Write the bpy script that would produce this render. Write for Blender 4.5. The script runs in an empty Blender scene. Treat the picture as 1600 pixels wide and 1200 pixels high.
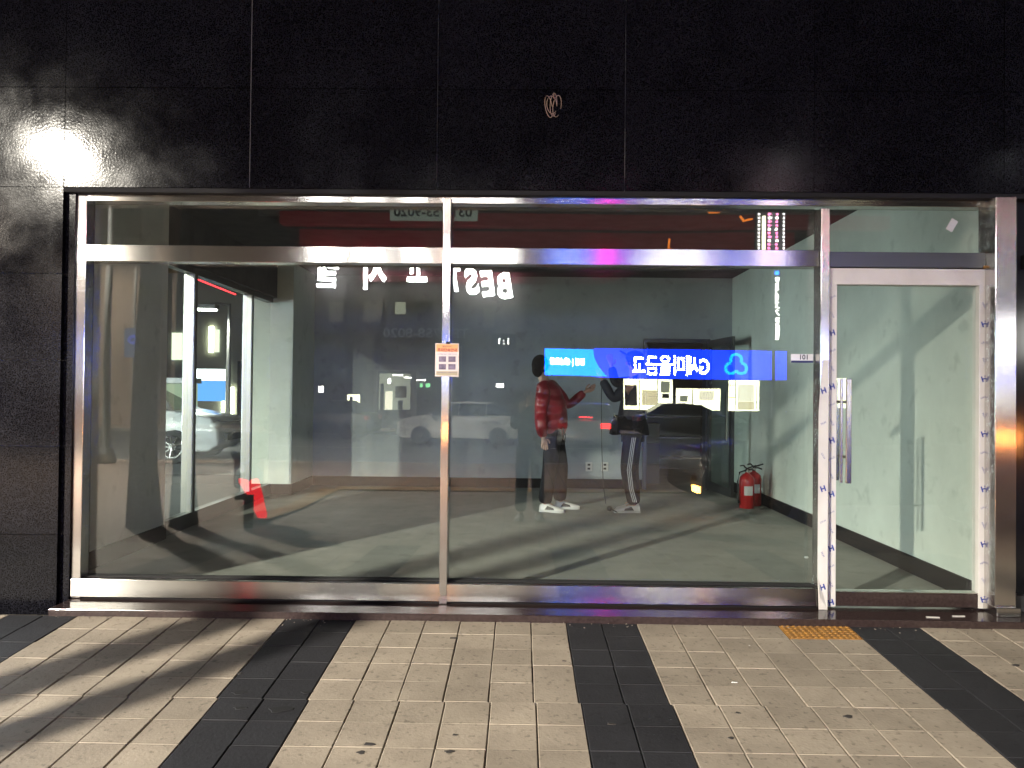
import bpy, bmesh, math, random
from mathutils import Vector, Matrix
random.seed(7)
R = math.radians
C = bpy.context.scene.collection
S = bpy.context.scene

# ------------------------------------------------------------------ camera
cam_d = bpy.data.cameras.new('camera'); cam = bpy.data.objects.new('camera', cam_d); C.objects.link(cam)
cam_d.sensor_width = 36; cam_d.lens = 27.05; cam_d.clip_start = .05; cam_d.clip_end = 400
cam.location = (0, 0, 1.30)
cam.rotation_euler = (Matrix.Rotation(R(.714), 4, 'Z') @ Matrix.Rotation(R(90.706), 4, 'X') @ Matrix.Rotation(R(0.582), 4, 'Z')).to_euler()
S.camera = cam
# ------------------------------------------------------------------ night sky
w = bpy.data.worlds.new('World'); S.world = w; w.use_nodes = True
bg = w.node_tree.nodes['Background']
sky = w.node_tree.nodes.new('ShaderNodeTexSky'); sky.sky_type = 'NISHITA'; sky.sun_disc = False
sky.sun_elevation = R(-1.5); sky.sun_rotation = R(200)
w.node_tree.links.new(sky.outputs[0], bg.inputs[0]); bg.inputs[1].default_value = 0.10
S.view_settings.view_transform = 'Standard'; S.view_settings.look = 'None'
S.view_settings.exposure = 0; S.view_settings.gamma = 1; S.view_settings.use_curve_mapping = False
S.render.engine = 'CYCLES'
cy = S.cycles; cy.use_denoising = True; cy.max_bounces = 10; cy.transparent_max_bounces = 24
cy.diffuse_bounces = 4; cy.glossy_bounces = 6; cy.sample_clamp_indirect = 6; cy.caustics_reflective = False
LAMP = (-10.0, -7.6, 6.45)          # head of the street lamp that lights the pavement
LAMP_W = 28000; SIDE_W = 1500; FAR_W = 5000

# ------------------------------------------------------------------ materials
def mat(name, col, rough=.6, metal=0, spec=.5, noise=None, bump=None, emit=None, estr=0, coat=0, aniso=None):
    m = bpy.data.materials.new(name); m.use_nodes = True; nt = m.node_tree; b = nt.nodes['Principled BSDF']
    b.inputs['Base Color'].default_value = (*col, 1); b.inputs['Roughness'].default_value = rough
    b.inputs['Metallic'].default_value = metal; b.inputs['Specular IOR Level'].default_value = spec
    b.inputs['Coat Weight'].default_value = coat
    if emit: b.inputs['Emission Color'].default_value = (*emit, 1); b.inputs['Emission Strength'].default_value = estr
    tc = nt.nodes.new('ShaderNodeTexCoord')
    if noise:            # (scale, second colour, contrast, detail)
        n = nt.nodes.new('ShaderNodeTexNoise'); n.inputs['Scale'].default_value = noise[0]
        n.inputs['Detail'].default_value = noise[3] if len(noise) > 3 else 6
        r = nt.nodes.new('ShaderNodeValToRGB'); c = noise[2]
        r.color_ramp.elements[0].position = .5 - c; r.color_ramp.elements[1].position = .5 + c
        r.color_ramp.elements[0].color = (*col, 1); r.color_ramp.elements[1].color = (*noise[1], 1)
        geo = nt.nodes.new('ShaderNodeNewGeometry')
        nt.links.new(geo.outputs['Position'], n.inputs['Vector'])
        nt.links.new(n.outputs[0], r.inputs[0]); nt.links.new(r.outputs[0], b.inputs['Base Color'])
    if bump:             # (scale, strength, distance)
        n = nt.nodes.new('ShaderNodeTexNoise'); n.inputs['Scale'].default_value = bump[0]; n.inputs['Detail'].default_value = 5
        geo = nt.nodes.new('ShaderNodeNewGeometry'); nt.links.new(geo.outputs['Position'], n.inputs['Vector'])
        bp = nt.nodes.new('ShaderNodeBump'); bp.inputs['Strength'].default_value = bump[1]; bp.inputs['Distance'].default_value = bump[2]
        nt.links.new(n.outputs[0], bp.inputs['Height']); nt.links.new(bp.outputs[0], b.inputs['Normal'])
    if aniso:            # (amount, direction the highlight is drawn out along)
        b.inputs['Anisotropic'].default_value = aniso[0]
        cx = nt.nodes.new('ShaderNodeCombineXYZ')
        for i in range(3): cx.inputs[i].default_value = aniso[1][i]
        nt.links.new(cx.outputs[0], b.inputs['Tangent'])
    return m
def emitter(name, col, s):
    m = bpy.data.materials.new(name); m.use_nodes = True; nt = m.node_tree; nt.nodes.remove(nt.nodes['Principled BSDF'])
    e = nt.nodes.new('ShaderNodeEmission'); e.inputs[0].default_value = (*col, 1); e.inputs[1].default_value = s
    nt.links.new(e.outputs[0], nt.nodes['Material Output'].inputs[0]); return m
def glassmat(name, tint, gain=1.0, add=0.0, smudge=0.0):
    m = bpy.data.materials.new(name); m.use_nodes = True; nt = m.node_tree; nt.nodes.remove(nt.nodes['Principled BSDF'])
    N = nt.nodes.new; L = nt.links.new
    geo = N('ShaderNodeNewGeometry'); mx = N('ShaderNodeMix'); mx.data_type = 'FLOAT'
    mx.inputs[2].default_value = 1.5; mx.inputs[3].default_value = 1/1.5
    L(geo.outputs['Backfacing'], mx.inputs[0])
    fr = N('ShaderNodeFresnel'); L(mx.outputs[0], fr.inputs[0])
    ma = N('ShaderNodeMath'); ma.operation = 'MULTIPLY_ADD'; ma.use_clamp = True
    L(fr.outputs[0], ma.inputs[0]); ma.inputs[1].default_value = gain; ma.inputs[2].default_value = add
    t = N('ShaderNodeBsdfTransparent'); t.inputs[0].default_value = (*tint, 1)
    g = N('ShaderNodeBsdfGlossy'); g.inputs['Roughness'].default_value = 0.0
    # very slight waviness of the pane
    n = N('ShaderNodeTexNoise'); n.inputs['Scale'].default_value = 1.3; n.inputs['Detail'].default_value = 0
    L(geo.outputs['Position'], n.inputs['Vector'])
    bp = N('ShaderNodeBump'); bp.inputs['Strength'].default_value = .25; bp.inputs['Distance'].default_value = .004
    L(n.outputs[0], bp.inputs['Height']); L(bp.outputs[0], g.inputs['Normal'])
    ms = N('ShaderNodeMixShader'); L(ma.outputs[0], ms.inputs[0]); L(t.outputs[0], ms.inputs[1]); L(g.outputs[0], ms.inputs[2])
    out = ms
    if smudge:
        d = N('ShaderNodeBsdfDiffuse'); d.inputs[0].default_value = (.75, .75, .7, 1)
        n2 = N('ShaderNodeTexNoise'); n2.inputs['Scale'].default_value = 1.7; n2.inputs['Detail'].default_value = 7
        L(geo.outputs['Position'], n2.inputs['Vector'])
        mm = N('ShaderNodeMath'); mm.operation = 'MULTIPLY'; L(n2.outputs[0], mm.inputs[0]); mm.inputs[1].default_value = smudge
        ms2 = N('ShaderNodeMixShader'); L(mm.outputs[0], ms2.inputs[0]); L(ms.outputs[0], ms2.inputs[1]); L(d.outputs[0], ms2.inputs[2]); out = ms2
    L(out.outputs[0], nt.nodes['Material Output'].inputs[0]); return m

M = {}
def granite():
    m = mat('dark_granite', (.012, .012, .014), .22, 0, .17)
    nt = m.node_tree; b = nt.nodes['Principled BSDF']; N = nt.nodes.new; L = nt.links.new
    geo = N('ShaderNodeNewGeometry'); oi = N('ShaderNodeObjectInfo')
    v = N('ShaderNodeTexNoise'); v.inputs['Scale'].default_value = 190; v.inputs['Detail'].default_value = 3
    L(geo.outputs['Position'], v.inputs['Vector'])
    r = N('ShaderNodeValToRGB'); r.color_ramp.elements[0].position = .45; r.color_ramp.elements[1].position = .78
    r.color_ramp.elements[0].color = (.0025, .0025, .0035, 1); r.color_ramp.elements[1].color = (.020, .020, .026, 1)
    L(v.outputs[0], r.inputs[0])
    big = N('ShaderNodeTexNoise'); big.inputs['Scale'].default_value = 3.2; big.inputs['Detail'].default_value = 8; big.inputs['Roughness'].default_value = .65
    L(geo.outputs['Position'], big.inputs['Vector'])
    mm = N('ShaderNodeMapRange'); mm.inputs[3].default_value = .45; mm.inputs[4].default_value = 1.7; L(big.outputs[0], mm.inputs[0])
    ma = N('ShaderNodeMath'); ma.operation = 'MULTIPLY_ADD'; L(oi.outputs['Random'], ma.inputs[0]); ma.inputs[1].default_value = .5; ma.inputs[2].default_value = .75
    m3 = N('ShaderNodeMath'); m3.operation = 'MULTIPLY'; L(mm.outputs[0], m3.inputs[0]); L(ma.outputs[0], m3.inputs[1])
    vm = N('ShaderNodeVectorMath'); vm.operation = 'SCALE'; L(r.outputs[0], vm.inputs[0]); L(m3.outputs[0], vm.inputs['Scale'])
    L(vm.outputs[0], b.inputs['Base Color'])
    rr = N('ShaderNodeMapRange'); rr.inputs[1].default_value = .3; rr.inputs[2].default_value = .7; rr.inputs[3].default_value = .06; rr.inputs[4].default_value = .165
    L(big.outputs[0], rr.inputs[0]); L(rr.outputs[0], b.inputs['Roughness'])
    bp = N('ShaderNodeBump'); bp.inputs['Strength'].default_value = .16; bp.inputs['Distance'].default_value = .0015
    bn = N('ShaderNodeTexNoise'); bn.inputs['Scale'].default_value = 70; bn.inputs['Detail'].default_value = 6; L(geo.outputs['Position'], bn.inputs['Vector'])
    L(bn.outputs[0], bp.inputs['Height']); L(bp.outputs[0], b.inputs['Normal'])
    return m
M['granite'] = granite()
M['sealant'] = mat('sealant', (.13, .13, .13), .7)
M['black'] = mat('black_gap', (.006, .006, .007), .8)
M['steel_h'] = mat('brushed_steel_rail', (.48, .47, .445), .165, 1, aniso=(1, (0, 0, 1)), bump=(2.5, .05, .004))
M['steel_v'] = mat('brushed_steel_post', (.62, .60, .58), .19, 1, aniso=(1, (1, 0, 0)), bump=(2.5, .05, .004))
M['steel'] = mat('satin_steel', (.6, .58, .55), .22, 1)
M['alu'] = mat('dark_aluminium', (.10, .105, .11), .35, .8)
M['film'] = mat('protective_film', (.74, .72, .68), .36, 0, .4, bump=(24, .5, .006), noise=(6, (.60, .57, .54), .3))
M['film_ink'] = mat('film_blue_ink', (.03, .05, .28), .5)
M['glass'] = glassmat('shop_glass', (.945, .972, .955), 1.55, .0, .006)
M['glass_side'] = glassmat('side_glass', (.93, .97, .95), 1.0, 0, .01)
M['threshold'] = mat('threshold_stone', (.028, .018, .018), .13, 0, .6, noise=(60, (.05, .035, .033), .2), bump=(14, .12, .002))
M['wall'] = mat('painted_wall', (.66, .70, .64), .62, 0, .3, noise=(2.1, (.62, .66, .60), .25), bump=(40, .08, .002))
M['wall_warm'] = mat('painted_wall_warm', (.78, .73, .70), .6, 0, .3, noise=(3, (.73, .68, .65), .25), bump=(40, .08, .002))
M['wall_back'] = mat('grey_wall', (.42, .46, .48), .6, 0, .3, noise=(2, (.37, .41, .43), .25), bump=(40, .08, .002))
def scuff(m):
    nt = m.node_tree; b = nt.nodes['Principled BSDF']; src = b.inputs['Base Color'].links[0].from_socket; N = nt.nodes.new; L = nt.links.new
    geo = N('ShaderNodeNewGeometry'); n = N('ShaderNodeTexNoise'); n.inputs['Scale'].default_value = 1.1; n.inputs['Detail'].default_value = 9; n.inputs['Roughness'].default_value = .7; L(geo.outputs['Position'], n.inputs['Vector'])
    mr = N('ShaderNodeMapRange'); mr.inputs[1].default_value = .38; mr.inputs[2].default_value = .62; mr.inputs[3].default_value = .90; mr.inputs[4].default_value = 1.04; L(n.outputs[0], mr.inputs[0])
    n2 = N('ShaderNodeTexNoise'); n2.inputs['Scale'].default_value = 7; n2.inputs['Detail'].default_value = 10; L(geo.outputs['Position'], n2.inputs['Vector'])
    m2 = N('ShaderNodeMapRange'); m2.inputs[1].default_value = .30; m2.inputs[2].default_value = .40; m2.inputs[3].default_value = .86; m2.inputs[4].default_value = 1; L(n2.outputs[0], m2.inputs[0])
    mu = N('ShaderNodeMath'); mu.operation = 'MULTIPLY'; L(mr.outputs[0], mu.inputs[0]); L(m2.outputs[0], mu.inputs[1])
    vm = N('ShaderNodeVectorMath'); vm.operation = 'SCALE'; L(src, vm.inputs[0]); L(mu.outputs[0], vm.inputs['Scale']); L(vm.outputs[0], b.inputs['Base Color'])
M['ceiling'] = mat('bare_ceiling', (.035, .033, .035), .9, noise=(6, (.06, .055, .055), .2))
M['base'] = mat('black_skirting', (.006, .006, .008), .6, spec=.2)
M['floor'] = mat('grey_carpet_tile', (.30, .30, .275), .85, 0, .25, noise=(4, (.255, .255, .235), .2), bump=(220, .3, .002))
for k in ('wall', 'wall_warm', 'wall_back', 'floor'): scuff(M[k])
M['skin'] = mat('skin', (.45, .28, .2), .5); M['hair'] = mat('black_hair', (.008, .007, .007), .9, spec=.1, bump=(60, 1, .02))
M['red_nylon'] = mat('red_nylon', (.22, .006, .015), .38, bump=(9, .6, .02)); M['red_dark'] = mat('dark_red_nylon', (.17, .01, .016), .35, bump=(9, .6, .02))
M['black_cloth'] = mat('black_cloth', (.006, .006, .009), .85, spec=.15, bump=(20, .4, .01)); M['navy'] = mat('navy_cloth', (.012, .016, .028), .7, bump=(14, .5, .015))
M['white_cloth'] = mat('white_cloth', (.6, .6, .6), .6); M['shoe'] = mat('white_trainer', (.65, .64, .62), .5); M['sole'] = mat('sole', (.5, .5, .48), .6)
M['red_paint'] = mat('red_paint', (.42, .012, .012), .3, coat=.4); M['plastic_black'] = mat('black_plastic', (.015, .015, .015), .4)
M['label'] = mat('white_label', (.6, .6, .58), .5)
M['tile'] = None
M['asphalt'] = mat('asphalt', (.045, .045, .047), .8, noise=(1.5, (.06, .06, .06), .3), bump=(90, .4, .006))
M['paving_far'] = mat('far_paving', (.24, .17, .13), .8, noise=(2.5, (.30, .22, .17), .3), bump=(20, .3, .006))
M['kerb'] = mat('kerb_stone', (.32, .31, .30), .8, noise=(20, (.26, .25, .24), .3))
M['yellow_tactile'] = mat('yellow_tactile', (.42, .20, .035), .7, noise=(26, (.20, .10, .03), .22))
M['bark'] = mat('bark', (.09, .075, .06), .9, noise=(14, (.05, .042, .035), .3), bump=(22, 1, .03))
M['bldg'] = mat('dark_render', (.045, .042, .045), .8, noise=(.6, (.07, .062, .06), .3))
M['bldg_red'] = mat('red_fascia', (.24, .012, .02), .5, emit=(1, .01, .05), estr=.22); M['bldg_pale'] = mat('pale_fascia', (.30, .30, .28), .7)  # weak red glow put into the fascia material in place of its lighting
M['pane_dark'] = mat('dark_window', (.02, .022, .026), .1)
M['blind'] = mat('pale_blind', (.30, .29, .25), .8)
M['grey_metal'] = mat('grey_metal', (.2, .2, .2), .4, .6)
M['white_paint'] = mat('white_car_paint', (.62, .63, .62), .25, coat=.6); M['silver'] = mat('silver_car_paint', (.35, .36, .36), .28, .4, coat=.6)
M['black_paint'] = mat('black_car_paint', (.008, .008, .011), .38, spec=.35)
M['rubber'] = mat('tyre_rubber', (.015, .015, .015), .85)
M['e_lamp'] = emitter('lamp_glow', (1, .97, .88), 90)
M['e_lamp2'] = emitter('far_lamp_glow', (.93, .95, 1), 40)
M['e_white'] = emitter('letter_glow', (1, 1, .98), 120)
M['e_blue'] = emitter('sign_blue', (.003, .03, 1), 22)
M['e_cyan'] = emitter('sign_cyan', (.0, .14, 1), 44)
M['e_logo'] = emitter('sign_logo', (.0, .22, 1), 34)
M['e_magenta'] = emitter('sign_magenta', (1, .03, .35), 130)
M['e_violet'] = emitter('sign_violet', (.35, .12, 1), 10)
M['e_bank'] = emitter('lit_interior', (1, .97, .66), 19)
M['e_dim'] = emitter('dim_interior', (.8, .85, .62), 2.5)
M['e_fill'] = emitter('added_fill_glow', (.86, .95, 1), 27)  # glow of the unseen shop added to fill the room with light
M['e_warn'] = emitter('warning_glow', (1, .33, .07), 520); M['e_orange_p'] = mat('orange_plastic', (.5, .12, .02), .5)
M['e_red'] = emitter('tail_light', (1, .02, .02), 22)
M['e_amber'] = emitter('amber_light', (1, .42, .09), 90)
M['e_orange'] = emitter('orange_neon', (1, .25, .02), 8)
M['e_pink'] = emitter('pink_led', (1, .25, .5), 22)
M['e_led'] = emitter('white_led', (1, .95, .9), 30)

# ------------------------------------------------------------------ mesh helpers
class MB:
    def __init__(s): s.v = []; s.f = []; s.m = []
    def add(s, v, f, mi=0):
        o = len(s.v); s.v += [tuple(p) for p in v]; s.f += [tuple(i+o for i in q) for q in f]; s.m += [mi]*len(f)
    def box(s, x0, x1, y0, y1, z0, z1, mi=0):
        s.add([(x0,y0,z0),(x1,y0,z0),(x1,y1,z0),(x0,y1,z0),(x0,y0,z1),(x1,y0,z1),(x1,y1,z1),(x0,y1,z1)],
              [(0,3,2,1),(4,5,6,7),(0,1,5,4),(1,2,6,5),(2,3,7,6),(3,0,4,7)], mi); return s
    def tube(s, pts, rad, n=8, mi=0, cap=True):
        pts = [Vector(p) for p in pts]; rs = rad if isinstance(rad, (list, tuple)) else [rad]*len(pts)
        v = []; f = []
        for i, p in enumerate(pts):
            d = (pts[min(i+1, len(pts)-1)] - pts[max(i-1, 0)]).normalized()
            a = d.cross(Vector((0, 0, 1)) if abs(d.z) < .9 else Vector((1, 0, 0))).normalized(); b = d.cross(a)
            v += [p + (a*math.cos(2*math.pi*k/n) + b*math.sin(2*math.pi*k/n))*rs[i] for k in range(n)]
        for i in range(len(pts)-1):
            for k in range(n): f.append((i*n+k, i*n+(k+1) % n, (i+1)*n+(k+1) % n, (i+1)*n+k))
        if cap: f.append(tuple(range(n))[::-1]); f.append(tuple((len(pts)-1)*n+k for k in range(n)))
        s.add(v, f, mi); return s
    def lathe(s, cx, cy, prof, n=20, mi=0):
        v = []; f = []
        for r, z in prof: v += [(cx+r*math.cos(2*math.pi*k/n), cy+r*math.sin(2*math.pi*k/n), z) for k in range(n)]
        for i in range(len(prof)-1):
            for k in range(n): f.append((i*n+k, i*n+(k+1) % n, (i+1)*n+(k+1) % n, (i+1)*n+k))
        f.append(tuple(range(n))[::-1]); f.append(tuple((len(prof)-1)*n+k for k in range(n)))
        s.add(v, f, mi); return s
    def ball(s, c, r, n=8, mi=0):
        rx, ry, rz = r if isinstance(r, tuple) else (r, r, r); v = [(c[0], c[1], c[2]-rz)]; f = []; m = n//2
        for i in range(1, m):
            t = math.pi*i/m - math.pi/2
            v += [(c[0]+rx*math.cos(t)*math.cos(2*math.pi*k/n), c[1]+ry*math.cos(t)*math.sin(2*math.pi*k/n), c[2]+rz*math.sin(t)) for k in range(n)]
        v.append((c[0], c[1], c[2]+rz))
        for k in range(n): f.append((0, 1+(k+1) % n, 1+k)); f.append((len(v)-1, len(v)-1-n+k, len(v)-1-n+(k+1) % n))
        for i in range(m-2):
            for k in range(n): f.append((1+i*n+k, 1+i*n+(k+1) % n, 1+(i+1)*n+(k+1) % n, 1+(i+1)*n+k))
        s.add(v, f, mi); return s
    def build(s, name, mats, parent=None, smooth=False, bevel=0, label=None):
        me = bpy.data.meshes.new(name); me.from_pydata(s.v, [], s.f)
        for m in (mats if isinstance(mats, list) else [mats]): me.materials.append(m)
        me.polygons.foreach_set('material_index', s.m)
        if smooth: me.polygons.foreach_set('use_smooth', [True]*len(me.polygons))
        me.update(); o = bpy.data.objects.new(name, me); C.objects.link(o)
        if parent: o.parent = parent
        if bevel:
            b = o.modifiers.new('bevel', 'BEVEL'); b.width = bevel; b.segments = 2; b.limit_method = 'ANGLE'
        if label: o['label'] = label
        return o
def B(name, m, parent, x0, x1, y0, y1, z0, z1, bevel=0, label=None): return MB().box(x0, x1, y0, y1, z0, z1).build(name, m, parent, bevel=bevel, label=label)
def tag(o, label=None, cat=None, group=None, kind=None):
    if label: o['label'] = label
    if cat: o['category'] = cat
    if group: o['group'] = group
    if kind: o['kind'] = kind
    return o
def root(name, label, cat, loc=(0, 0, 0), rz=0, group=None):
    o = bpy.data.objects.new(name, None); C.objects.link(o); o.location = loc; o.rotation_euler = (0, 0, rz); o.empty_display_size = .1
    return tag(o, label, cat, group)
def struct(o): o['kind'] = 'structure'; return o
def text(name, body, size, m, parent, loc, rot, depth=.0, bold=.0, width=None, shear=0):
    cu = bpy.data.curves.new(name, 'FONT'); cu.body = body; cu.size = size; cu.align_x = 'CENTER'; cu.align_y = 'CENTER'
    cu.extrude = depth; cu.offset = bold; cu.shear = shear; cu.resolution_u = 3
    t = bpy.data.objects.new(name, cu); C.objects.link(t)
    dg = bpy.context.evaluated_depsgraph_get(); me = bpy.data.meshes.new_from_object(t.evaluated_get(dg)); bpy.data.objects.remove(t)
    me.materials.clear(); me.materials.append(m)
    xs = [v.co.x for v in me.vertices]; k = width/(max(xs)-min(xs)) if width else 1
    cx = (max(xs)+min(xs))/2; ys = [v.co.y for v in me.vertices]; cyy = (max(ys)+min(ys))/2
    for v in me.vertices: v.co.x = (v.co.x-cx)*k; v.co.y -= cyy
    o = bpy.data.objects.new(name, me); C.objects.link(o); o.parent = parent; o.location = loc; o.rotation_euler = rot
    return o
FACE_CAM = (R(90), 0, 0); FACE_SHOP = (R(90), 0, R(180))
GL = 4.60                                          # glass plane
def V(u, v, Y):                                    # a surveyed point: photo bearing and distance -> metres
    a, b = u-800, v-600; c, n = math.cos(R(.582)), math.sin(R(.582)); a, b = c*a+n*b, c*b-n*a
    X, Z = a/1202, -b/1202; c, n = math.cos(R(.706)), math.sin(R(.706)); D, Z = c-n*Z, n+c*Z
    c, n = math.cos(R(.714)), math.sin(R(.714)); x, y = c*X-n*D, n*X+c*D
    return Vector((x/y*Y, Y, 1.3+Z/y*Y))
def RV(u, v, Yv):                                  # the same for a thing seen mirrored in the shop glass
    p = V(u, v, Yv); return Vector((p.x, 2*GL-Yv, p.z))
def pave_z(y): return .03-.058*(4.4-y) if y > -1.4 else -.306

# ================================================================== SETTING
# --- ground
def sheet(name, m, pts):
    b = MB(); b.add(pts, [tuple(range(len(pts)))]); return struct(b.build(name, m))
gz = -.045
g = MB()
ys = [4.32, 2.2, -1.4, -8.5]
for a, b_ in zip(ys, ys[1:]):
    za, zb = pave_z(a)+gz*.35, pave_z(b_)+gz*.35
    g.add([(-40, b_, zb), (40, b_, zb), (40, a, za), (-40, a, za)], [(0, 1, 2, 3)])
def paving_mat():
    m = mat('paving_bed', (.2, .16, .13), .85); nt = m.node_tree; b = nt.nodes['Principled BSDF']; N = nt.nodes.new; L = nt.links.new
    geo = N('ShaderNodeNewGeometry'); br = N('ShaderNodeTexBrick'); br.offset = 0; br.inputs['Scale'].default_value = 1
    br.inputs['Brick Width'].default_value = .196; br.inputs['Row Height'].default_value = .196; br.inputs['Mortar Size'].default_value = .006
    br.inputs['Color1'].default_value = (.27, .20, .155, 1); br.inputs['Color2'].default_value = (.24, .175, .135, 1); br.inputs['Mortar'].default_value = (.04, .035, .03, 1)
    L(geo.outputs['Position'], br.inputs['Vector']); L(br.outputs[0], b.inputs['Base Color']); return m
M['bed_far'] = paving_mat(); M['bed'] = mat('joint_sand', (.03, .026, .022), .95, noise=(60, (.10, .085, .065), .2))
# near part is the joint bed under real tiles
nb = MB(); nb.add([(-9, 2.2, pave_z(2.2)-.012), (9, 2.2, pave_z(2.2)-.012), (9, 4.36, pave_z(4.32)-.012), (-9, 4.36, pave_z(4.32)-.012)], [(0, 1, 2, 3)])
struct(nb.build('pavement_bed', M['bed']))
struct(g.build('pavement', M['bed_far']))
for o in list(C.objects):
    if o.name == 'pavement':
        for v in o.data.vertices:
            if v.co.y > 2.1: v.co.z -= .02
far = MB(); far.add([(-60, 4.36, -.06), (-3.3, 4.36, -.06), (-3.3, 60, -.06), (-60, 60, -.06)], [(0, 1, 2, 3)])
struct(far.build('side_street', M['asphalt']))
struct(B('kerb', M['kerb'], None, -60, 60, -8.68, -8.5, -.6, -.30))
rd = MB(); rd.add([(-80, -23, -.45), (80, -23, -.45), (80, -8.68, -.45), (-80, -8.68, -.45)], [(0, 1, 2, 3)]); struct(rd.build('road', M['asphalt']))
struct(B('far_kerb', M['kerb'], None, -60, 60, -23.2, -23, -.6, -.32))
fp = MB(); fp.add([(-80, -60, -.33), (80, -60, -.33), (80, -23.2, -.33), (-80, -23.2, -.33)], [(0, 1, 2, 3)]); struct(fp.build('far_pavement', M['paving_far']))
for i in range(7): struct(B('road_marking', M['label'], None, -24+i*8, -21+i*8, -15.5, -15.35, -.448, -.444))

# --- real paving tiles near the shop
def tile_mat(name, c, c2):
    m = mat(name, c, .72, 0, .35); nt = m.node_tree; b = nt.nodes['Principled BSDF']; N = nt.nodes.new; L = nt.links.new
    geo = N('ShaderNodeNewGeometry'); oi = N('ShaderNodeObjectInfo')
    n = N('ShaderNodeTexNoise'); n.inputs['Scale'].default_value = 3; n.inputs['Detail'].default_value = 9; n.inputs['Roughness'].default_value = .68
    L(geo.outputs['Position'], n.inputs['Vector'])
    r = N('ShaderNodeValToRGB'); r.color_ramp.elements[0].position = .32; r.color_ramp.elements[1].position = .66
    r.color_ramp.elements[0].color = (*c2, 1); r.color_ramp.elements[1].color = (*c, 1); L(n.outputs[0], r.inputs[0])
    ma = N('ShaderNodeMath'); ma.operation = 'MULTIPLY_ADD'; L(oi.outputs['Random'], ma.inputs[0]); ma.inputs[1].default_value = .22; ma.inputs[2].default_value = .89
    vm = N('ShaderNodeVectorMath'); vm.operation = 'SCALE'; L(r.outputs[0], vm.inputs[0]); L(ma.outputs[0], vm.inputs['Scale'])
    # small dark grime specks
    vo = N('ShaderNodeTexNoise'); vo.inputs['Scale'].default_value = 38; vo.inputs['Detail'].default_value = 4; L(geo.outputs['Position'], vo.inputs['Vector'])
    mr = N('ShaderNodeMapRange'); mr.inputs[1].default_value = .30; mr.inputs[2].default_value = .42; mr.inputs[3].default_value = .62; mr.inputs[4].default_value = 1; L(vo.outputs[0], mr.inputs[0])
    v2 = N('ShaderNodeVectorMath'); v2.operation = 'SCALE'; L(vm.outputs[0], v2.inputs[0]); L(mr.outputs[0], v2.inputs['Scale'])
    L(v2.outputs[0], b.inputs['Base Color'])
    bp = N('ShaderNodeBump'); bp.inputs['Strength'].default_value = .5; bp.inputs['Distance'].default_value = .003
    bn = N('ShaderNodeTexNoise'); bn.inputs['Scale'].default_value = 70; bn.inputs['Detail'].default_value = 6; L(geo.outputs['Position'], bn.inputs['Vector'])
    L(bn.outputs[0], bp.inputs['Height']); L(bp.outputs[0], b.inputs['Normal']); return m
M['tan'] = tile_mat('tan_paver', (.37, .315, .25), (.26, .22, .175)); M['dark'] = tile_mat('charcoal_paver', (.024, .024, .028), (.014, .014, .017))
T = .196; X0 = .262; Y0 = 4.315
def tile_mesh(m, h=.0035):
    a = T/2-.0022; e = T/2-.0007; c = .003; k = .0012; me = bpy.data.meshes.new('paver')
    v = [(-a, -e, -.03), (a, -e, -.03), (a, e, -.03), (-a, e, -.03), (-a, -e, -c), (a, -e, -c), (a, e, -c), (-a, e, -c),
         (-a+c, -e+k, 0), (a-c, -e+k, 0), (a-c, e-k, 0), (-a+c, e-k, 0)]
    f = [(0, 1, 5, 4), (1, 2, 6, 5), (2, 3, 7, 6), (3, 0, 4, 7), (4, 5, 9, 8), (5, 6, 10, 9), (6, 7, 11, 10), (7, 4, 8, 11), (8, 9, 10, 11)]
    me.from_pydata(v, [], f); me.materials.append(m); return me
tms = {'tan': tile_mesh(M['tan']), 'dark': tile_mesh(M['dark'])}
slope = math.atan(.058)
field = root('paving_field', 'tan paving tiles with charcoal bands in front of the shop window', 'paving', (0, 0, 0)); field['kind'] = 'structure'; del field['category']
rest = MB()
tact = (7, 9, 0, 1)  # columns/rows taken by the tactile tiles at the door
for j in range(11):
    yc = Y0-T*(j+.5); shift = .010 if j >= 5 else 0
    for i in range(-26, 26):
        xc = X0+T*(i+.5)+shift+random.uniform(-.0012, .0012); dark = (i % 8) in (0, 1)
        uh = 800*(yc+.1)/1202+.1
        dz = random.uniform(-.0014, .0014)
        if 7 <= i <= 8 and False: continue
        if i in (6, 7) and j == 0 or i in (6, 7) and j == 1 and False: continue
        if abs(xc) < uh and yc > 2.55:
            o = bpy.data.objects.new('paver', tms['dark' if dark else 'tan']); C.objects.link(o); o.parent = field
            o.location = (xc, yc+random.uniform(-.001, .001), pave_z(yc)+dz); o.rotation_euler = (slope+random.uniform(-.004, .004), random.uniform(-.005, .005), random.uniform(-.004, .004))
        else:
            a = T/2-.0025
            z0, z1 = pave_z(yc-a)+dz, pave_z(yc+a)+dz
            rest.add([(xc-a, yc-a, z0), (xc+a, yc-a, z0), (xc+a, yc+a, z1), (xc-a, yc+a, z1), (xc-a, yc-a, z0-.03), (xc+a, yc-a, z0-.03), (xc+a, yc+a, z1-.03), (xc-a, yc+a, z1-.03)],
                     [(0, 1, 2, 3), (0, 4, 5, 1), (1, 5, 6, 2), (2, 6, 7, 3), (3, 7, 4, 0)], 1 if dark else 0)
ro = rest.build('outlying_pavers', [M['tan'], M['dark']], field); ro['kind'] = 'stuff'
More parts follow.
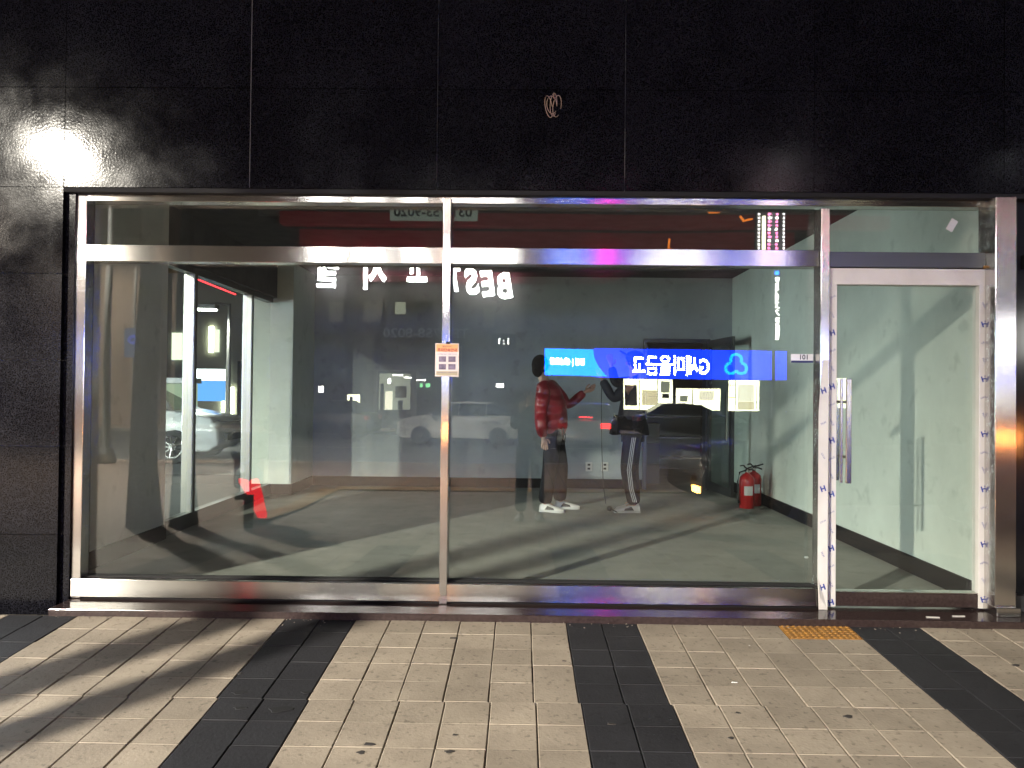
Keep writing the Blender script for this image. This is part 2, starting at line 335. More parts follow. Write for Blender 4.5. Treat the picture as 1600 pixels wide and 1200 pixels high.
# tactile tiles at the door
tt = root('tactile_tile', 'orange tactile paving tile with raised studs in front of the glass door', 'tactile tile', (X0+T*7, Y0-T*.5, pave_z(Y0-T*.5)))
for sx in (-1, 1):
    q = MB(); a = T/2-.003; q.box(sx*T/2-a, sx*T/2+a, -a, a, -.03, .001)
    o = q.build('tile', M['yellow_tactile'], tt); 
    st = MB()
    for p in range(6):
        for r_ in range(6): st.lathe(sx*T/2-a+.0165+p*.0317, -a+.0165+r_*.0317, [(.0105, .001), (.009, .004), (.005, .0055)], 6)
    st.build('stud', M['yellow_tactile'], o)['kind'] = 'stuff'
tt.rotation_euler = (slope, 0, 0)
# yellow tactile guide strip further out on the pavement (seen mirrored)
ts = root('tactile_strip', 'yellow tactile guide strip along the pavement behind the photographer', 'tactile strip')
MB().box(-3.05, 9, -3.75, -3.45, -.318, -.300).build('strip', M['yellow_tactile'], ts)
b = MB(); za, zb = pave_z(-3.45)+.004, pave_z(.0)+.006
b.add([(-3.3, -3.45, pave_z(-3.45)+.006), (-3.0, -3.45, pave_z(-3.45)+.006), (-3.0, -1.4, pave_z(-1.4)+.006), (-3.3, -1.4, pave_z(-1.4)+.006), (-3.0, .2, pave_z(.2)+.006), (-3.3, .2, pave_z(.2)+.006)], [(0, 1, 2, 3), (3, 2, 4, 5)])
b.build('strip', M['yellow_tactile'], ts)

# --- stains and small litter on the paving
def stain(u, v, r, k, name, lab, cat, m):
    Yg = 1.27*1202/(v-.0108*(u-800)-617)
    for _ in range(6): Yg = (1.3-pave_z(Yg))*1202/(v-.0108*(u-800)-617)
    x = (u-800)*Yg/1202; n = 14
    ph = random.random()*6; pts = [(r*k*(1+.35*math.sin(3*t/n*6.28+ph)+.15*random.random())*math.cos(t/n*6.28), r*(1+.3*math.sin(2*t/n*6.28+ph))*math.sin(t/n*6.28), 0) for t in range(n)]
    b = MB(); b.add(pts+[(p[0]*.9, p[1]*.9, .0022) for p in pts], [tuple(range(n, 2*n))]+[(i, (i+1) % n, n+(i+1) % n, n+i) for i in range(n)])
    o = b.build(name, m); o.location = (x, Yg, pave_z(Yg)+.0006); o.rotation_euler = (slope, 0, 0); return tag(o, lab, cat)
M['gum'] = mat('dark_gum', (.035, .03, .028), .8); M['gum_l'] = mat('paper_scrap', (.6, .6, .58), .7)
gs = [(568, 1163, .014, 1.5, 'dark gum spot on tan tile, right beside the left charcoal band'), (556, 1176, .011, 1.4, 'dark gum spot just in front of another on tan tiles'),
      (702, 1148, .008, 1.3, 'small gum spot on tan tile near the bottom centre'), (693, 1174, .011, 1.5, 'gum spot below a smaller one near the bottom centre'),
      (870, 1033, .006, 1.6, 'tiny black spot touching the middle charcoal band'), (944, 1130, .010, 1.6, 'black spot on the middle charcoal band'),
      (1140, 1112, .008, 1.3, 'small dark spot on tan tile, right of the middle charcoal band'), (1130, 1151, .009, 1.3, 'dark spot lower right of the middle charcoal band'),
      (1310, 1117, .013, 1.5, 'largest round black gum spot on the tan tiles at right'), (1567, 1037, .012, 1.6, 'faint brown spot on tan tile beyond the right charcoal band'),
      (697, 998, .012, 1.6, 'faint smudge on tan tile close to the shop sill'), (364, 1054, .010, 1.2, 'small dark smudge on shaded tan tiles at left')]
for s in gs: stain(s[0], s[1], s[2], s[3], 'gum_spot', s[4], 'gum spot', M['gum'])
for s in [(428, 1110, .03, 1.5, 'widest oil stain on the left charcoal band'), (365, 1084, .02, 1.6, 'oil stain on the left edge of the left charcoal band'), (470, 1083, .013, 1.8, 'small oil stain on the right half of the left charcoal band'), (366, 1108, .014, 1.8, 'oil stain beside the widest one on the left charcoal band')]:
    stain(*s[:4], 'oil_stain', s[4], 'stain', M['black'])
stain(1134, 1065, .006, 2.2, 'paper_scrap', 'small pale scrap of paper on the tan tiles right of centre', 'litter', M['gum_l'])
stain(1157, 1008, .003, 1.2, 'cigarette_stub', 'tiny white stub on the tan tiles near the sill', 'litter', M['gum_l'])

# --- granite facade
WY = 4.47
fw = root('granite_wall', 'polished dark granite wall framing the shopfront', 'wall', (0, 0, 0))
struct(fw)
P = 1.0934; XJ = [-3.33, -2.70]+[-2.70+1.096*k for k in range(1, 9)]
ZT = [2.485, 3.075, 3.665, 4.255, 4.845, 5.435]
def panel(x0, x1, z0, z1, y=WY, nm='granite_panel'):
    g_ = .0022; j = random.uniform(0, .002)
    o = MB().box(x0+g_, x1-g_, y+j, y+.03, z0+g_, z1-g_).build(nm, M['granite'], fw); o.rotation_euler = (0, 0, 0); return o
for a, b_ in zip(XJ, XJ[1:]):
    for c, d in zip(ZT, ZT[1:]): panel(a, b_, c, d)
ZL = [-.05, .448, .964, 1.469, 1.977, 2.485]
for c, d in zip(ZL, ZL[1:]): panel(-3.33, -2.70, c, d)
B('backing_wall', M['bldg_pale'], fw, -3.30, -2.72, WY+.031, WY+.20, -.3, 5.4)
B('backing_wall', M['bldg_pale'], fw, -2.72, 6.1, WY+.031, WY+.20, 2.49, 5.4)
for c, d in zip(ZL+ZT[1:-1], ZL[1:]+ZT[1:]):   # return face of the corner
    MB().box(-3.36, -3.33, WY+.002, WY+.6, c+.002, d-.002).build('granite_panel', M['granite'], fw)
    MB().box(-3.36, -3.33, WY+.604, 6.30, c+.002, d-.002).build('granite_panel', M['granite'], fw)
# dark reveal round the opening
B('reveal', M['black'], fw, -2.70, 6.1, WY+.004, 4.60, 2.459, 2.484)
B('reveal', M['granite'], fw, -2.72, -2.648, WY+.033, 4.66, 0, 2.459)
# sealant lines
B('sealant', M['sealant'], fw, XJ[2]-.0018, XJ[2]+.0018, WY-.001, WY+.02, 2.49, 3.6)
B('sealant', M['sealant'], fw, XJ[4]-.001, XJ[4]+.001, WY-.001, WY+.02, 2.56, 2.85)

# threshold slab
th = tag(MB().box(-2.648, 3.6, 4.305, 4.70, -.15, .064).build('threshold', M['threshold'], bevel=.004), 'polished dark reddish stone threshold slab under the shopfront', 'threshold'); struct(th)

# --- interior shell
LX, RX, BY, CZ, FZ = -2.98, 2.79, 10.25, 2.86, .05
fl = B('shop_floor', M['floor'], None, -3.20, 3.1, 4.70, BY+2.9, -.1, FZ); struct(fl)
ce = B('ceiling', M['ceiling'], None, -3.3, 3.2, 4.67, BY+3, CZ, CZ+.2); struct(ce)
rw = struct(B('right_wall', M['wall'], None, RX, RX+.2, 4.66, BY, FZ, CZ))
bwall = MB(); bwall.box(-2.80, 1.61, BY, BY+.15, FZ, CZ); bwall.box(1.61, 2.49, BY, BY+.15, 2.05, CZ); bwall.box(2.49, 3.0, BY, BY+.15, FZ, CZ)
struct(bwall.build('back_wall', M['wall_back']))
wing = MB().box(-3.30, LX, 4.66, 6.42, FZ, CZ); struct(wing.build('left_wall', M['wall_warm']))
struct(B('wall_column', M['wall'], None, -3.29, -2.78, 9.30, BY+.2, FZ, CZ))
struct(B('side_header', M['ceiling'], None, -3.18, -2.98, 6.42, 9.30, 2.43, CZ))
sk = .125
struct(B('right_skirting', M['base'], None, RX-.012, RX, 4.70, BY, FZ, FZ+sk))
struct(B('back_skirting', M['base'], None, -2.768, 1.61, BY-.012, BY, FZ, FZ+sk))
struct(B('left_skirting', M['base'], None, LX, LX+.012, 4.70, 6.432, FZ, FZ+sk))
struct(B('left_end_skirting', M['base'], None, -3.18, LX, 6.42, 6.432, FZ, FZ+sk))
struct(B('column_skirting', M['base'], None, -3.29, -2.768, 9.288, 9.30, FZ, FZ+sk))
struct(B('column_side_skirting', M['base'], None, -2.78, -2.768, 9.30, BY-.012, FZ, FZ+sk))
# store room behind the back door
sr = MB(); sr.box(1.2, 1.3, BY+.15, BY+2.9, FZ, CZ); sr.box(3.1, 3.2, BY+.15, BY+2.9, FZ, CZ); sr.box(1.2, 3.2, BY+2.9, BY+3, FZ, CZ)
struct(sr.build('store_room_wall', M['wall_back']))

# ================================================================== SHOPFRONT
FY = 4.52; FD = 4.575     # frame face, frame back
sf = root('shopfront', 'full width glazed shopfront in brushed stainless steel framing', 'shopfront')
def rail(n, x0, x1, z0, z1, m='steel_h', y0=FY, y1=4.612, lab=None, bev=.003): return B(n, M[m], sf, x0, x1, y0, y1, z0, z1, bev, lab)
rail('top_rail', -2.59, 2.706, 2.417, 2.459)
rail('transom_rail', -2.59, 1.738, 2.06, 2.158)
rail('transom_rail', 1.792, 2.706, 2.060, 2.150, 'alu', lab='darker transom rail over the door')
rail('jamb', -2.647, -2.59, .066, 2.459, 'steel_v')
rail('mullion', -.470, -.424, .066, 2.445, 'steel_v', 4.50)
rail('door_post', 1.739, 1.790, .066, 2.40, 'steel_v', 4.50)
rail('sill', -2.645, 1.738, .078, .182, y0=4.51)
rail('sill_foot', -2.640, 1.738, .064, .078, 'black', y0=4.53)
B('corner_post', M['steel_v'], sf, 2.706, 2.828, 4.43, 4.60, .066, 2.457, .004)
B('post_foot', M['steel'], sf, 2.70, 2.836, 4.40, 4.62, .064, .115, .003)
rail('gasket', -2.59, -.470, .182, .190, 'black', 4.56, 4.625); rail('gasket', -.424, 1.738, .182, .190, 'black', 4.56, 4.625)
def pane(x0, x1, z0, z1, lab, par=sf, y=GL, nm='glass_pane'):
    return MB().box(x0, x1, y, y+.01, z0, z1).build(nm, M['glass'], par, label=lab)
pane(-2.59, -.470, .19, 2.06, 'large left window pane'); pane(-.424, 1.738, .19, 2.06, 'large middle window pane')
pane(-2.59, -.470, 2.158, 2.417, 'left top light'); pane(-.424, 1.738, 2.158, 2.417, 'middle top light'); pane(1.792, 2.706, 2.15, 2.417, 'top light over the door')
# neighbouring dark shopfront to the right
nb_ = root('neighbouring_shopfront', 'dark unlit glass shopfront beyond the stainless corner post', 'shopfront')
B('glass_pane', M['pane_dark'], nb_, 2.83, 6.1, 4.56, 4.58, .06, 2.459)
B('frame', M['black'], nb_, 2.93, 6.1, 4.50, 4.555, 2.06, 2.14); B('frame', M['alu'], nb_, 2.84, 6.1, 4.50, 4.555, .066, .16)
B('room_block', M['black'], nb_, 3.02, 6.1, 4.67, 10, 0, 2.86)
B('stone_step', M['threshold'], nb_, 3.6, 6.1, 4.305, 4.70, -.15, .064)

# door
dx0 = 1.795
dr = root('glass_door', 'glass shop door with stiles still wrapped in white protective film', 'door', (dx0, 4.53, .07))
def D(n, m, x0, x1, y0, y1, z0, z1, bev=.002, lab=None): return B(n, m, dr, x0-dx0, x1-dx0, y0-4.53, y1-4.53, z0-.07, z1-.07, bev, lab)
D('top_rail', M['film'], 1.795, 2.734, 4.53, 4.60, 1.960, 2.055)
D('stile', M['film'], 1.795, 1.846, 4.53, 4.60, .075, 1.960, lab='film wrapped handle side stile')
D('stile', M['film'], 2.674, 2.728, 4.53, 4.60, .075, 1.960, lab='film wrapped hinge side stile')
D('bottom_strip', M['steel'], 1.846, 2.674, 4.534, 4.60, .156, .163)
D('bottom_rail', M['threshold'], 1.846, 2.674, 4.535, 4.60, .078, .155)
MB().box(1.846-dx0, 2.674-dx0, .035, .045, .164-.07, 1.96-.07).build('glass_pane', M['glass'], dr)
for yy, lab in ((4.475, 'outer pull handle'), (4.645, 'inner pull handle')):
    h = MB().box(1.878-dx0, 1.908-dx0, yy-.008-4.53, yy+.008-4.53, .80-.07, 1.405-.07).build('handle', M['steel'], dr, bevel=.003, label=lab)
    for zz in (.95, 1.27):
        MB().tube([(1.893-dx0, yy-4.53, zz-.07), (1.893-dx0, 4.605-4.53 if yy < 4.6 else 4.57-4.53, zz-.07)], .009, 8).build('standoff', M['steel'], h)
D('handle_backing', M['steel'], 1.856, 1.872, 4.50, 4.512, .80, 1.405, .002)
D('pivot', M['yellow_tactile'], 2.690, 2.735, 4.512, 4.529, 2.058, 2.074)
# film left on the post and jamb, with its blue print
pf = root('protective_film', 'white protective film left on the lower stainless door post', 'film', (1.739, 4.50, .066))
b = MB(); b.add([(-.004, -.004, 0), (.046, -.004, 0), (.046, -.004, 1.45), (.012, -.004, 1.45), (-.010, -.004, 1.15), (-.012, -.004, .20), (-.004, -.018, .08)], [(0, 1, 2, 3, 4, 5, 6)])
b.add([(-.004, -.001, 0), (.046, -.001, 0), (.046, -.001, 1.45), (.012, -.001, 1.45), (-.010, -.001, 1.15), (-.012, -.001, .20)], [(5, 4, 3, 2, 1, 0)])
b.build('sheet', M['film'], pf)
jf = root('protective_film', 'narrow strip of white protective film on the jamb beside the steel corner post', 'film', (2.80, 4.50, .07))
jf.location = (2.7345, 4.515, .07)
B('sheet', M['film'], jf, 0, .026, 0, .01, 0, 1.98)
def prints(par, x, y, zs, lx=.0):
    for i, z in enumerate(zs):
        if i % 3 == 0: o = text('logo', 'H', .044, M['film_ink'], par, (x+lx, y, z), (R(90), R(-18), 0), bold=.002)
        else: o = text('lettering', random.choice(['HAUS', 'FILM', 'LX-H']), .016, M['film_ink'], par, (x+lx, y, z), (R(90), R(62 if i % 3 == 1 else -25), 0))
prints(dr, .023, -.0025, [.03+i*.105 for i in range(18)]); prints(dr, 2.701-dx0, -.0025, [.06+i*.107 for i in range(17)])
prints(pf, .016, -.0065, [.13+i*.19 for i in range(7)]); prints(jf, .014, -.0015, [.11+i*.19 for i in range(10)])

# poster on the mullion, hung from a clip
po = root('poster', 'small poster with orange heading and four photos clipped to the steel mullion', 'poster', (-.437, 4.49, 1.492), 0)
B('sheet', mat('poster_paper', (.72, .62, .60), .6), po, -.069, .069, -.001, .001, -.097, .097)
B('heading', mat('poster_orange', (.80, .38, .16), .6), po, -.064, .064, -.0026, -.0014, .048, .092)
text('lettering', '주차단속안내', .022, mat('poster_red', (.35, .03, .05), .6), po, (0, -.0032, .058), FACE_CAM, bold=.0006, width=.112)
text('lettering', '불법주정차', .012, mat('poster_ink', (.06, .05, .09), .6), po, (.0, -.0032, .079), FACE_CAM)
pi = mat('poster_photo', (.045, .035, .07), .5, noise=(34, (.30, .24, .34), .3, 2))
for sx in (-.027, .029):
    for sz in (.005, -.040): B('photo', pi, po, sx-.021, sx+.021, -.0026, -.0014, sz-.016, sz+.016)
B('footer', mat('poster_olive', (.42, .36, .24), .6), po, -.062, .062, -.0026, -.0014, -.090, -.066)
for k in range(2): text('lettering', '도로교통법 제32조 · 과태료 부과 안내', .0075, M['film_ink'], po, (0, -.0032, .034-.108*k), FACE_CAM, width=.11)
B('clip', M['plastic_black'], po, -.006, .016, -.006, .004, .093, .108, .002)

# room number sticker
st = root('number_plate', 'white 101 plate on the glass beside the door post', 'number plate', (1.676, 4.597, 1.525))
B('plate', mat('plate_white', (.75, .75, .78), .4), st, -.075, .056, -.003, .002, -.025, .027)
B('stripe', mat('plate_navy', (.02, .03, .12), .4), st, -.0745, .0555, -.0042, -.0032, -.025, -.012)
text('lettering', '101', .040, mat('plate_ink', (.03, .03, .06), .5), st, (0, -.0045, .009), FACE_CAM, bold=.001)
# tape on the top light over the door
tp = root('tape', 'crooked scrap of white tape on the top light above the door', 'tape', tuple(V(1487, 352, 4.597)))
tp.rotation_euler = (0, R(30), 0); B('strip', M['label'], tp, -.021, .021, -.002, .001, -.037, .037)
# coil of wire sticking out of the granite
cw = MB(); c0 = V(865, 163, 4.43)
for k, (ox, rx, rz, ph) in enumerate([(-.030, .022, .062, .4), (.0, .020, .065, -.15), (.022, .024, .060, -.4), (-.01, .03, .05, .1)]):
    pts = []
    for t in range(17):
        a = t/16*5.6-1.2; x = ox+rx*math.cos(a+1.2); z = rz*math.sin(a+1.2)
        pts.append((c0.x+x*math.cos(ph)-z*math.sin(ph)*.5, 4.455-.03*math.sin(t/16*3.1), c0.z+x*math.sin(ph)+z))
    cw.tube(pts, .0022, 6)
cw.tube([(c0.x, 4.475, c0.z+.06), (c0.x+.002, 4.44, c0.z+.068), (c0.x, 4.44, c0.z+.04)], .004, 6)
tag(cw.build('wire_loop', mat('tan_wire', (.50, .36, .26), .5), smooth=True), 'loops of pinkish wire hanging out of the dark granite fascia', 'wire')
tag(MB().box(-.001, .001, 0, 0, 0, 0).build('x', M['black']), 'x', 'x') if False else None

# ================================================================== INSIDE THE SHOP
# side glazing towards the lane
sg = root('side_glazing', 'side window wall between the left wall and the wall column', 'window')
B('sill', M['alu'], sg, -3.10, -3.02, 6.435, 9.285, FZ, FZ+.13); B('head_rail', M['alu'], sg, -3.10, -3.02, 6.435, 9.285, 2.37, 2.43)
MP = mat('side_mullion_steel', (.6, .62, .62), .28, 1)
for yy in (7.05, 8.55):
    B('mullion', MP, sg, -3.11, -3.01, yy-.035, yy+.0, FZ+.13, 2.37, .004); B('mullion', M['plastic_black'], sg, -3.10, -3.02, yy+.002, yy+.06, FZ+.13, 2.37)
for a, b_ in ((6.42, 7.013), (7.112, 8.513), (8.612, 9.29)): MB().box(-3.065, -3.055, a, b_, FZ+.13, 2.37).build('glass_pane', M['glass_side'], sg)
le = tag(MB().tube([V(310, 437, 8.05)+Vector((0, 0, 0)), V(368, 460, 9.1)], .007, 6).build('led_strip', emitter('red_led', (1, .03, .04), 9)), 'thin red light strip outside along the side window head', 'light strip')
# back door: frame + open leaf
bd = root('back_door', 'open aluminium framed glass door at the back of the shop', 'door', (1.61, BY, FZ))
for (x0, x1, z0, z1) in ((0, .05, 0, 2.00), (.83, .88, 0, 2.00), (.0, .88, 1.945, 1.995)):
    B('door_frame', M['alu'], bd, x0, x1, -.05, .16, z0, z1 if z1 != 2.00 else 1.944)
lf = bpy.data.objects.new('leaf', None); C.objects.link(lf); lf.parent = bd; lf.location = (.86, -.05, 0); lf.rotation_euler = (0, 0, R(-84))
def LB(n, m, *a): return B(n, m, lf, *a)
LB('leaf_frame', M['alu'], .0, .07, -.02, .02, .02, 1.97); LB('leaf_frame', M['alu'], .79, .86, -.02, .02, .02, 1.97)
LB('leaf_rail', M['alu'], .07, .79, -.02, .02, .02, .12); LB('leaf_rail', M['alu'], .07, .79, -.02, .02, 1.88, 1.97)
LB('leaf_glass', M['glass_side'], .07, .79, -.005, .005, .12, 1.88); LB('leaf_handle', M['steel'], .80, .83, -.075, -.055, .7, 1.3)
# metal rack in the store room
rk = root('storage_rack', 'dark metal storage rack seen through the open back door', 'rack', (2.1, BY+1.2, FZ))
for x in (-.62, .62):
    for y in (-.2, .2): MB().box(x-.014, x+.014, y-.014, y+.014, 0, 1.35).build('upright', M['grey_metal'], rk)
for z in (.32, .62, .92, 1.22): B('shelf', M['grey_metal'], rk, -.6, .6, -.19, .19, z, z+.02)
gb = root('storage_box', 'grey cardboard box stack on the floor by the rack', 'box', (1.82, BY+.75, FZ))
for k in range(3): B('box', mat('grey_card_%d' % k, (.2, .2, .19), .8), gb, -.15, .13, -.15, .15, k*.285+.001, k*.285+.28, .006)
# outlets
for u, lab in ((920, 'wall socket plate nearest the red jacket'), (945, 'wall socket plate nearest the dark-clothed person')):
    p = V(u, 729, BY); s_ = root('wall_socket', lab+' on the grey back wall', 'socket', (p.x, BY, p.z), group='sockets on the back wall')
    B('plate', M['label'], s_, -.045, .045, -.012, -.001, -.06, .06, .004)
    for dz in (-.026, .026): B('outlet', M['plastic_black'], s_, -.018, .018, -.0145, -.0125, dz-.013, dz+.013)
p = V(1140, 747, 10); s_ = root('wall_socket', 'small socket low on the right wall near the extinguisher', 'socket', (RX, 9.6, .42)); B('plate', M['label'], s_, -.010, -.001, -.03, .03, -.04, .04); B('outlet', M['plastic_black'], s_, -.0125, -.0105, -.012, .012, -.018, .018)
# fire extinguishers (a second one half hidden behind)
def extinguisher(loc, lab):
    e = root('fire_extinguisher', lab, 'fire extinguisher', loc, group='fire extinguishers by the right wall')
    MB().lathe(0, 0, [(.070, .0), (.082, .006), (.082, .30), (.074, .345), (.045, .375), (.022, .388), (.02, .40)], 20).build('cylinder', M['red_paint'], e, smooth=True)
    MB().lathe(0, 0, [(.024, .40), (.024, .425), (.014, .435)], 12).build('valve', M['steel'], e)
    h = MB(); h.box(-.012, .012, -.012, .012, .42, .445); h.tube([(0, 0, .44), (.05, 0, .458), (.105, 0, .475)], .008, 6); h.tube([(0, 0, .432), (.05, 0, .43), (.09, 0, .415)], .008, 6); h.tube([(0, 0, .44), (-.04, 0, .475), (-.075, 0, .47)], .008, 6)
    h.build('lever', M['plastic_black'], e)
    MB().tube([(-.02, -.01, .42), (-.085, -.02, .40), (-.105, -.02, .30), (-.098, -.02, .10), (-.09, -.02, .06)], [.009, .009, .009, .010, .016], 7).build('hose', M['plastic_black'], e, smooth=True)
    a = []; n = 8
    b = MB(); v = []
    for k in range(n): t = R(-125+70*k/(n-1)); v += [(.0835*math.cos(t), .0835*math.sin(t), .15), (.0835*math.cos(t), .0835*math.sin(t), .25)]
    b.add(v, [(2*k, 2*k+2, 2*k+3, 2*k+1) for k in range(n-1)]); b.build('paper_label', M['label'], e)
    return e
extinguisher((2.52, 8.62, FZ), 'red fire extinguisher in front by the right wall'); extinguisher((2.66, 8.82, FZ), 'second red fire extinguisher half hidden behind the front one')
# litter on the floor
pp = tag(MB().box(-.012, .012, -.008, .010, 0, .012).build('paper_scrap', M['label']), 'tiny white paper scrap on the shop floor near the door post', 'litter'); pp.location = tuple(V(1260, 868, 6.0))[:1]+(6.0, FZ)

hc = MB(); a = V(1212, 414, 9.2)
for k in range(3):
    hc.tube([(a.x+.04*k, a.y, CZ-.002), (a.x+.03+.07*k, a.y-.02, CZ-.16-.03*k), (a.x+.09+.06*k, a.y, CZ-.22+.02*k), (a.x+.15+.04*k, a.y, CZ-.08), (a.x+.17+.03*k, a.y, CZ-.002)], .007, 6)
tag(hc.build('hanging_cable', M['plastic_black'], smooth=True), 'loops of black cable hanging from the ceiling near the right wall', 'cable')
gr = MB()
for k in range(260):
    x = random.uniform(-2.6, 3.3); y = 4.302-abs(random.gauss(0, .035)); q = random.uniform(.001, .0035); z = pave_z(y)+.001
    gr.box(x-q, x+q*random.uniform(.5, 1.6), y-q, y+q, z, z+q)
tag(gr.build('grit', mat('grit', (.22, .19, .16), .9)), 'fine grit gathered along the foot of the stone threshold', 'grit', kind='stuff')
for x, y, lab in ((2.49, 4.40, 'torn sliver of white film lying on the threshold by the door hinge'), (2.33, 4.37, 'small white scrap lying on the threshold in front of the door')):
    t = tag(MB().box(-.04, .03, -.006, .006, 0, .004).build('film_scrap', M['film']), lab, 'litter'); t.location = (x, y, .0645); t.rotation_euler = (0, 0, R(random.uniform(-12, 12)))
# ------------------------------------------------------------------ people
def skinned(name, chains, m, parent, sub=1, rootidx=0):
    """chains: list of lists of (x,y,z,rx,ry); points that coincide are welded so limbs join."""
    vs = []; rs = []; es = []; idx = {}
    def vid(p):
        k = tuple(round(c, 4) for c in p[:3])
        if k not in idx: idx[k] = len(vs); vs.append(p[:3]); rs.append((p[3], p[4] if len(p) > 4 else p[3]))
        return idx[k]
    for ch in chains:
        ids = [vid(p) for p in ch]
        es += [(a, b_) for a, b_ in zip(ids, ids[1:])]
    me = bpy.data.meshes.new(name); me.from_pydata(vs, es, []); me.materials.append(m)
    o = bpy.data.objects.new(name, me); C.objects.link(o); o.parent = parent
    sm = o.modifiers.new('skin', 'SKIN'); sm.use_smooth_shade = True
    sv = me.skin_vertices[0].data
    for i, r in enumerate(rs): sv[i].radius = r; sv[i].use_root = (i == rootidx)
    ss = o.modifiers.new('sub', 'SUBSURF'); ss.levels = sub; ss.render_levels = sub
    return o
def hand(w_, d, side, k=1.0):
    """five fingers growing from a palm; w_ wrist point, d direction of the hand, side = thumb side."""
    d = Vector(d).normalized(); s = Vector(side).normalized(); w_ = Vector(w_); palm = w_+d*.055*k; ch = [[(*w_, .026, .02), (*palm, .036, .018)]]
    for i, L_ in enumerate((.058, .068, .074, .066)):
        b_ = palm+s*(.027-.018*(3-i))+d*.02; e1 = b_+d*L_*.5; n = d.cross(s); e2 = e1+(d*.85+n*.3)*L_*.5
        ch.append([(*palm, .036, .018), (*b_, .0095), (*e1, .0085), (*e2, .007)])
    t0 = w_+d*.02+s*.03; t1 = t0+(d*.6+s*.6)*.04
    ch.append([(*palm, .036, .018), (*t0, .012), (*t1, .010), (*(t1+d*.03), .008)])
    return ch
def head_parts(par, c, face, m_hair, tilt=0, cap=None):
    """face: unit direction the face points to (xy)"""
    f = Vector((face[0], face[1], 0)).normalized(); s = Vector((-f.y, f.x, 0))
    c = Vector(c)
    hr = MB(); hr.ball(c-f*.016+Vector((0, 0, .018)), (.093, .093, .112), 16); hr.ball(c-f*.035-Vector((0, 0, .035)), (.072, .072, .085), 12)
    hr.build('hair', m_hair, par, smooth=True)
    MB().ball(c+f*.083+Vector((0, 0, -.012)), (.014, .014, .022), 8).build('nose', M['skin'], par, smooth=True)
    for q in (-1, 1):
        MB().ball(c+s*q*.08+Vector((0, 0, -.01)), (.016, .016, .030), 8).build('ear', M['skin'], par, smooth=True)
        MB().ball(c+f*.076+s*q*.031+Vector((0, 0, .012)), (.010, .010, .007), 6).build('eye', M['plastic_black'], par)
def shoe(par, heel, d, L_=.27):
    d = Vector((*d, 0)).normalized(); s = Vector((-d.y, d.x, 0)); heel = Vector(heel)
    prof = [(0, .036, .075), (.10, .037, .085), (.30, .036, .092), (.5, .040, .070), (.75, .047, .052), (.92, .040, .042), (1, .022, .030)]
    b_ = MB(); v = []; n = 8
    for t, w_, h in prof:
        c = heel+d*(t*L_-.05)
        for k in range(n):
            a = math.pi*k/(n-1); v.append(c+s*w_*math.cos(a)+Vector((0, 0, .018+(h-.018)*math.sin(a))))
    f = [(i*n+k, i*n+k+1, (i+1)*n+k+1, (i+1)*n+k) for i in range(len(prof)-1) for k in range(n-1)]
    f += [tuple(range(n)), tuple((len(prof)-1)*n+k for k in range(n))[::-1]]; b_.add(v, f); o = b_.build('shoe', M['shoe'], par, smooth=True)
    so = MB(); v = []
    for t, w_, h in prof:
        c = heel+d*(t*L_-.05); v += [c+s*(w_+.004), c-s*(w_+.004), c+s*(w_+.004)+Vector((0, 0, .022)), c-s*(w_+.004)+Vector((0, 0, .022))]
    f = []
    for i in range(len(prof)-1):
        a, e = 4*i, 4*i+4; f += [(a, e, e+1, a+1), (a+2, a+3, e+3, e+2), (a, a+2, e+2, e), (a+1, e+1, e+3, a+3)]
    f += [(0, 1, 3, 2), (24, 26, 27, 25)]; so.add(v, f); so.build('sole', M['sole'], o)
    c = heel+d*(.42*L_-.05)
    for q in (-1, 1):
        fl_ = MB(); fl_.add([c+s*q*.0415+Vector((-.05*d.x, -.05*d.y, .026)), c+s*q*.047+Vector((.06*d.x, .06*d.y, .026)), c+s*q*.040+Vector((.05*d.x, .05*d.y, .046)), c+s*q*.036+Vector((-.02*d.x, -.02*d.y, .066))], [(0, 1, 2, 3)])
        fl_.build('side_stripe', M['plastic_black'], o)
def quilt(m):
    nt = m.node_tree; b = nt.nodes['Principled BSDF']; wv = nt.nodes.new('ShaderNodeTexWave'); wv.bands_direction = 'Z'; wv.inputs['Scale'].default_value = 2.2; wv.inputs['Distortion'].default_value = 5; wv.inputs['Detail'].default_value = 3
    geo = nt.nodes.new('ShaderNodeNewGeometry'); bp = nt.nodes.new('ShaderNodeBump'); bp.inputs['Strength'].default_value = .6; bp.inputs['Distance'].default_value = .03
    nt.links.new(geo.outputs['Position'], wv.inputs['Vector']); nt.links.new(wv.outputs[1], bp.inputs['Height'])
    old = b.inputs['Normal'].links[0].from_node; nt.links.new(old.outputs[0], bp.inputs['Normal']); nt.links.new(bp.outputs[0], b.inputs['Normal'])
quilt(M['red_nylon'])
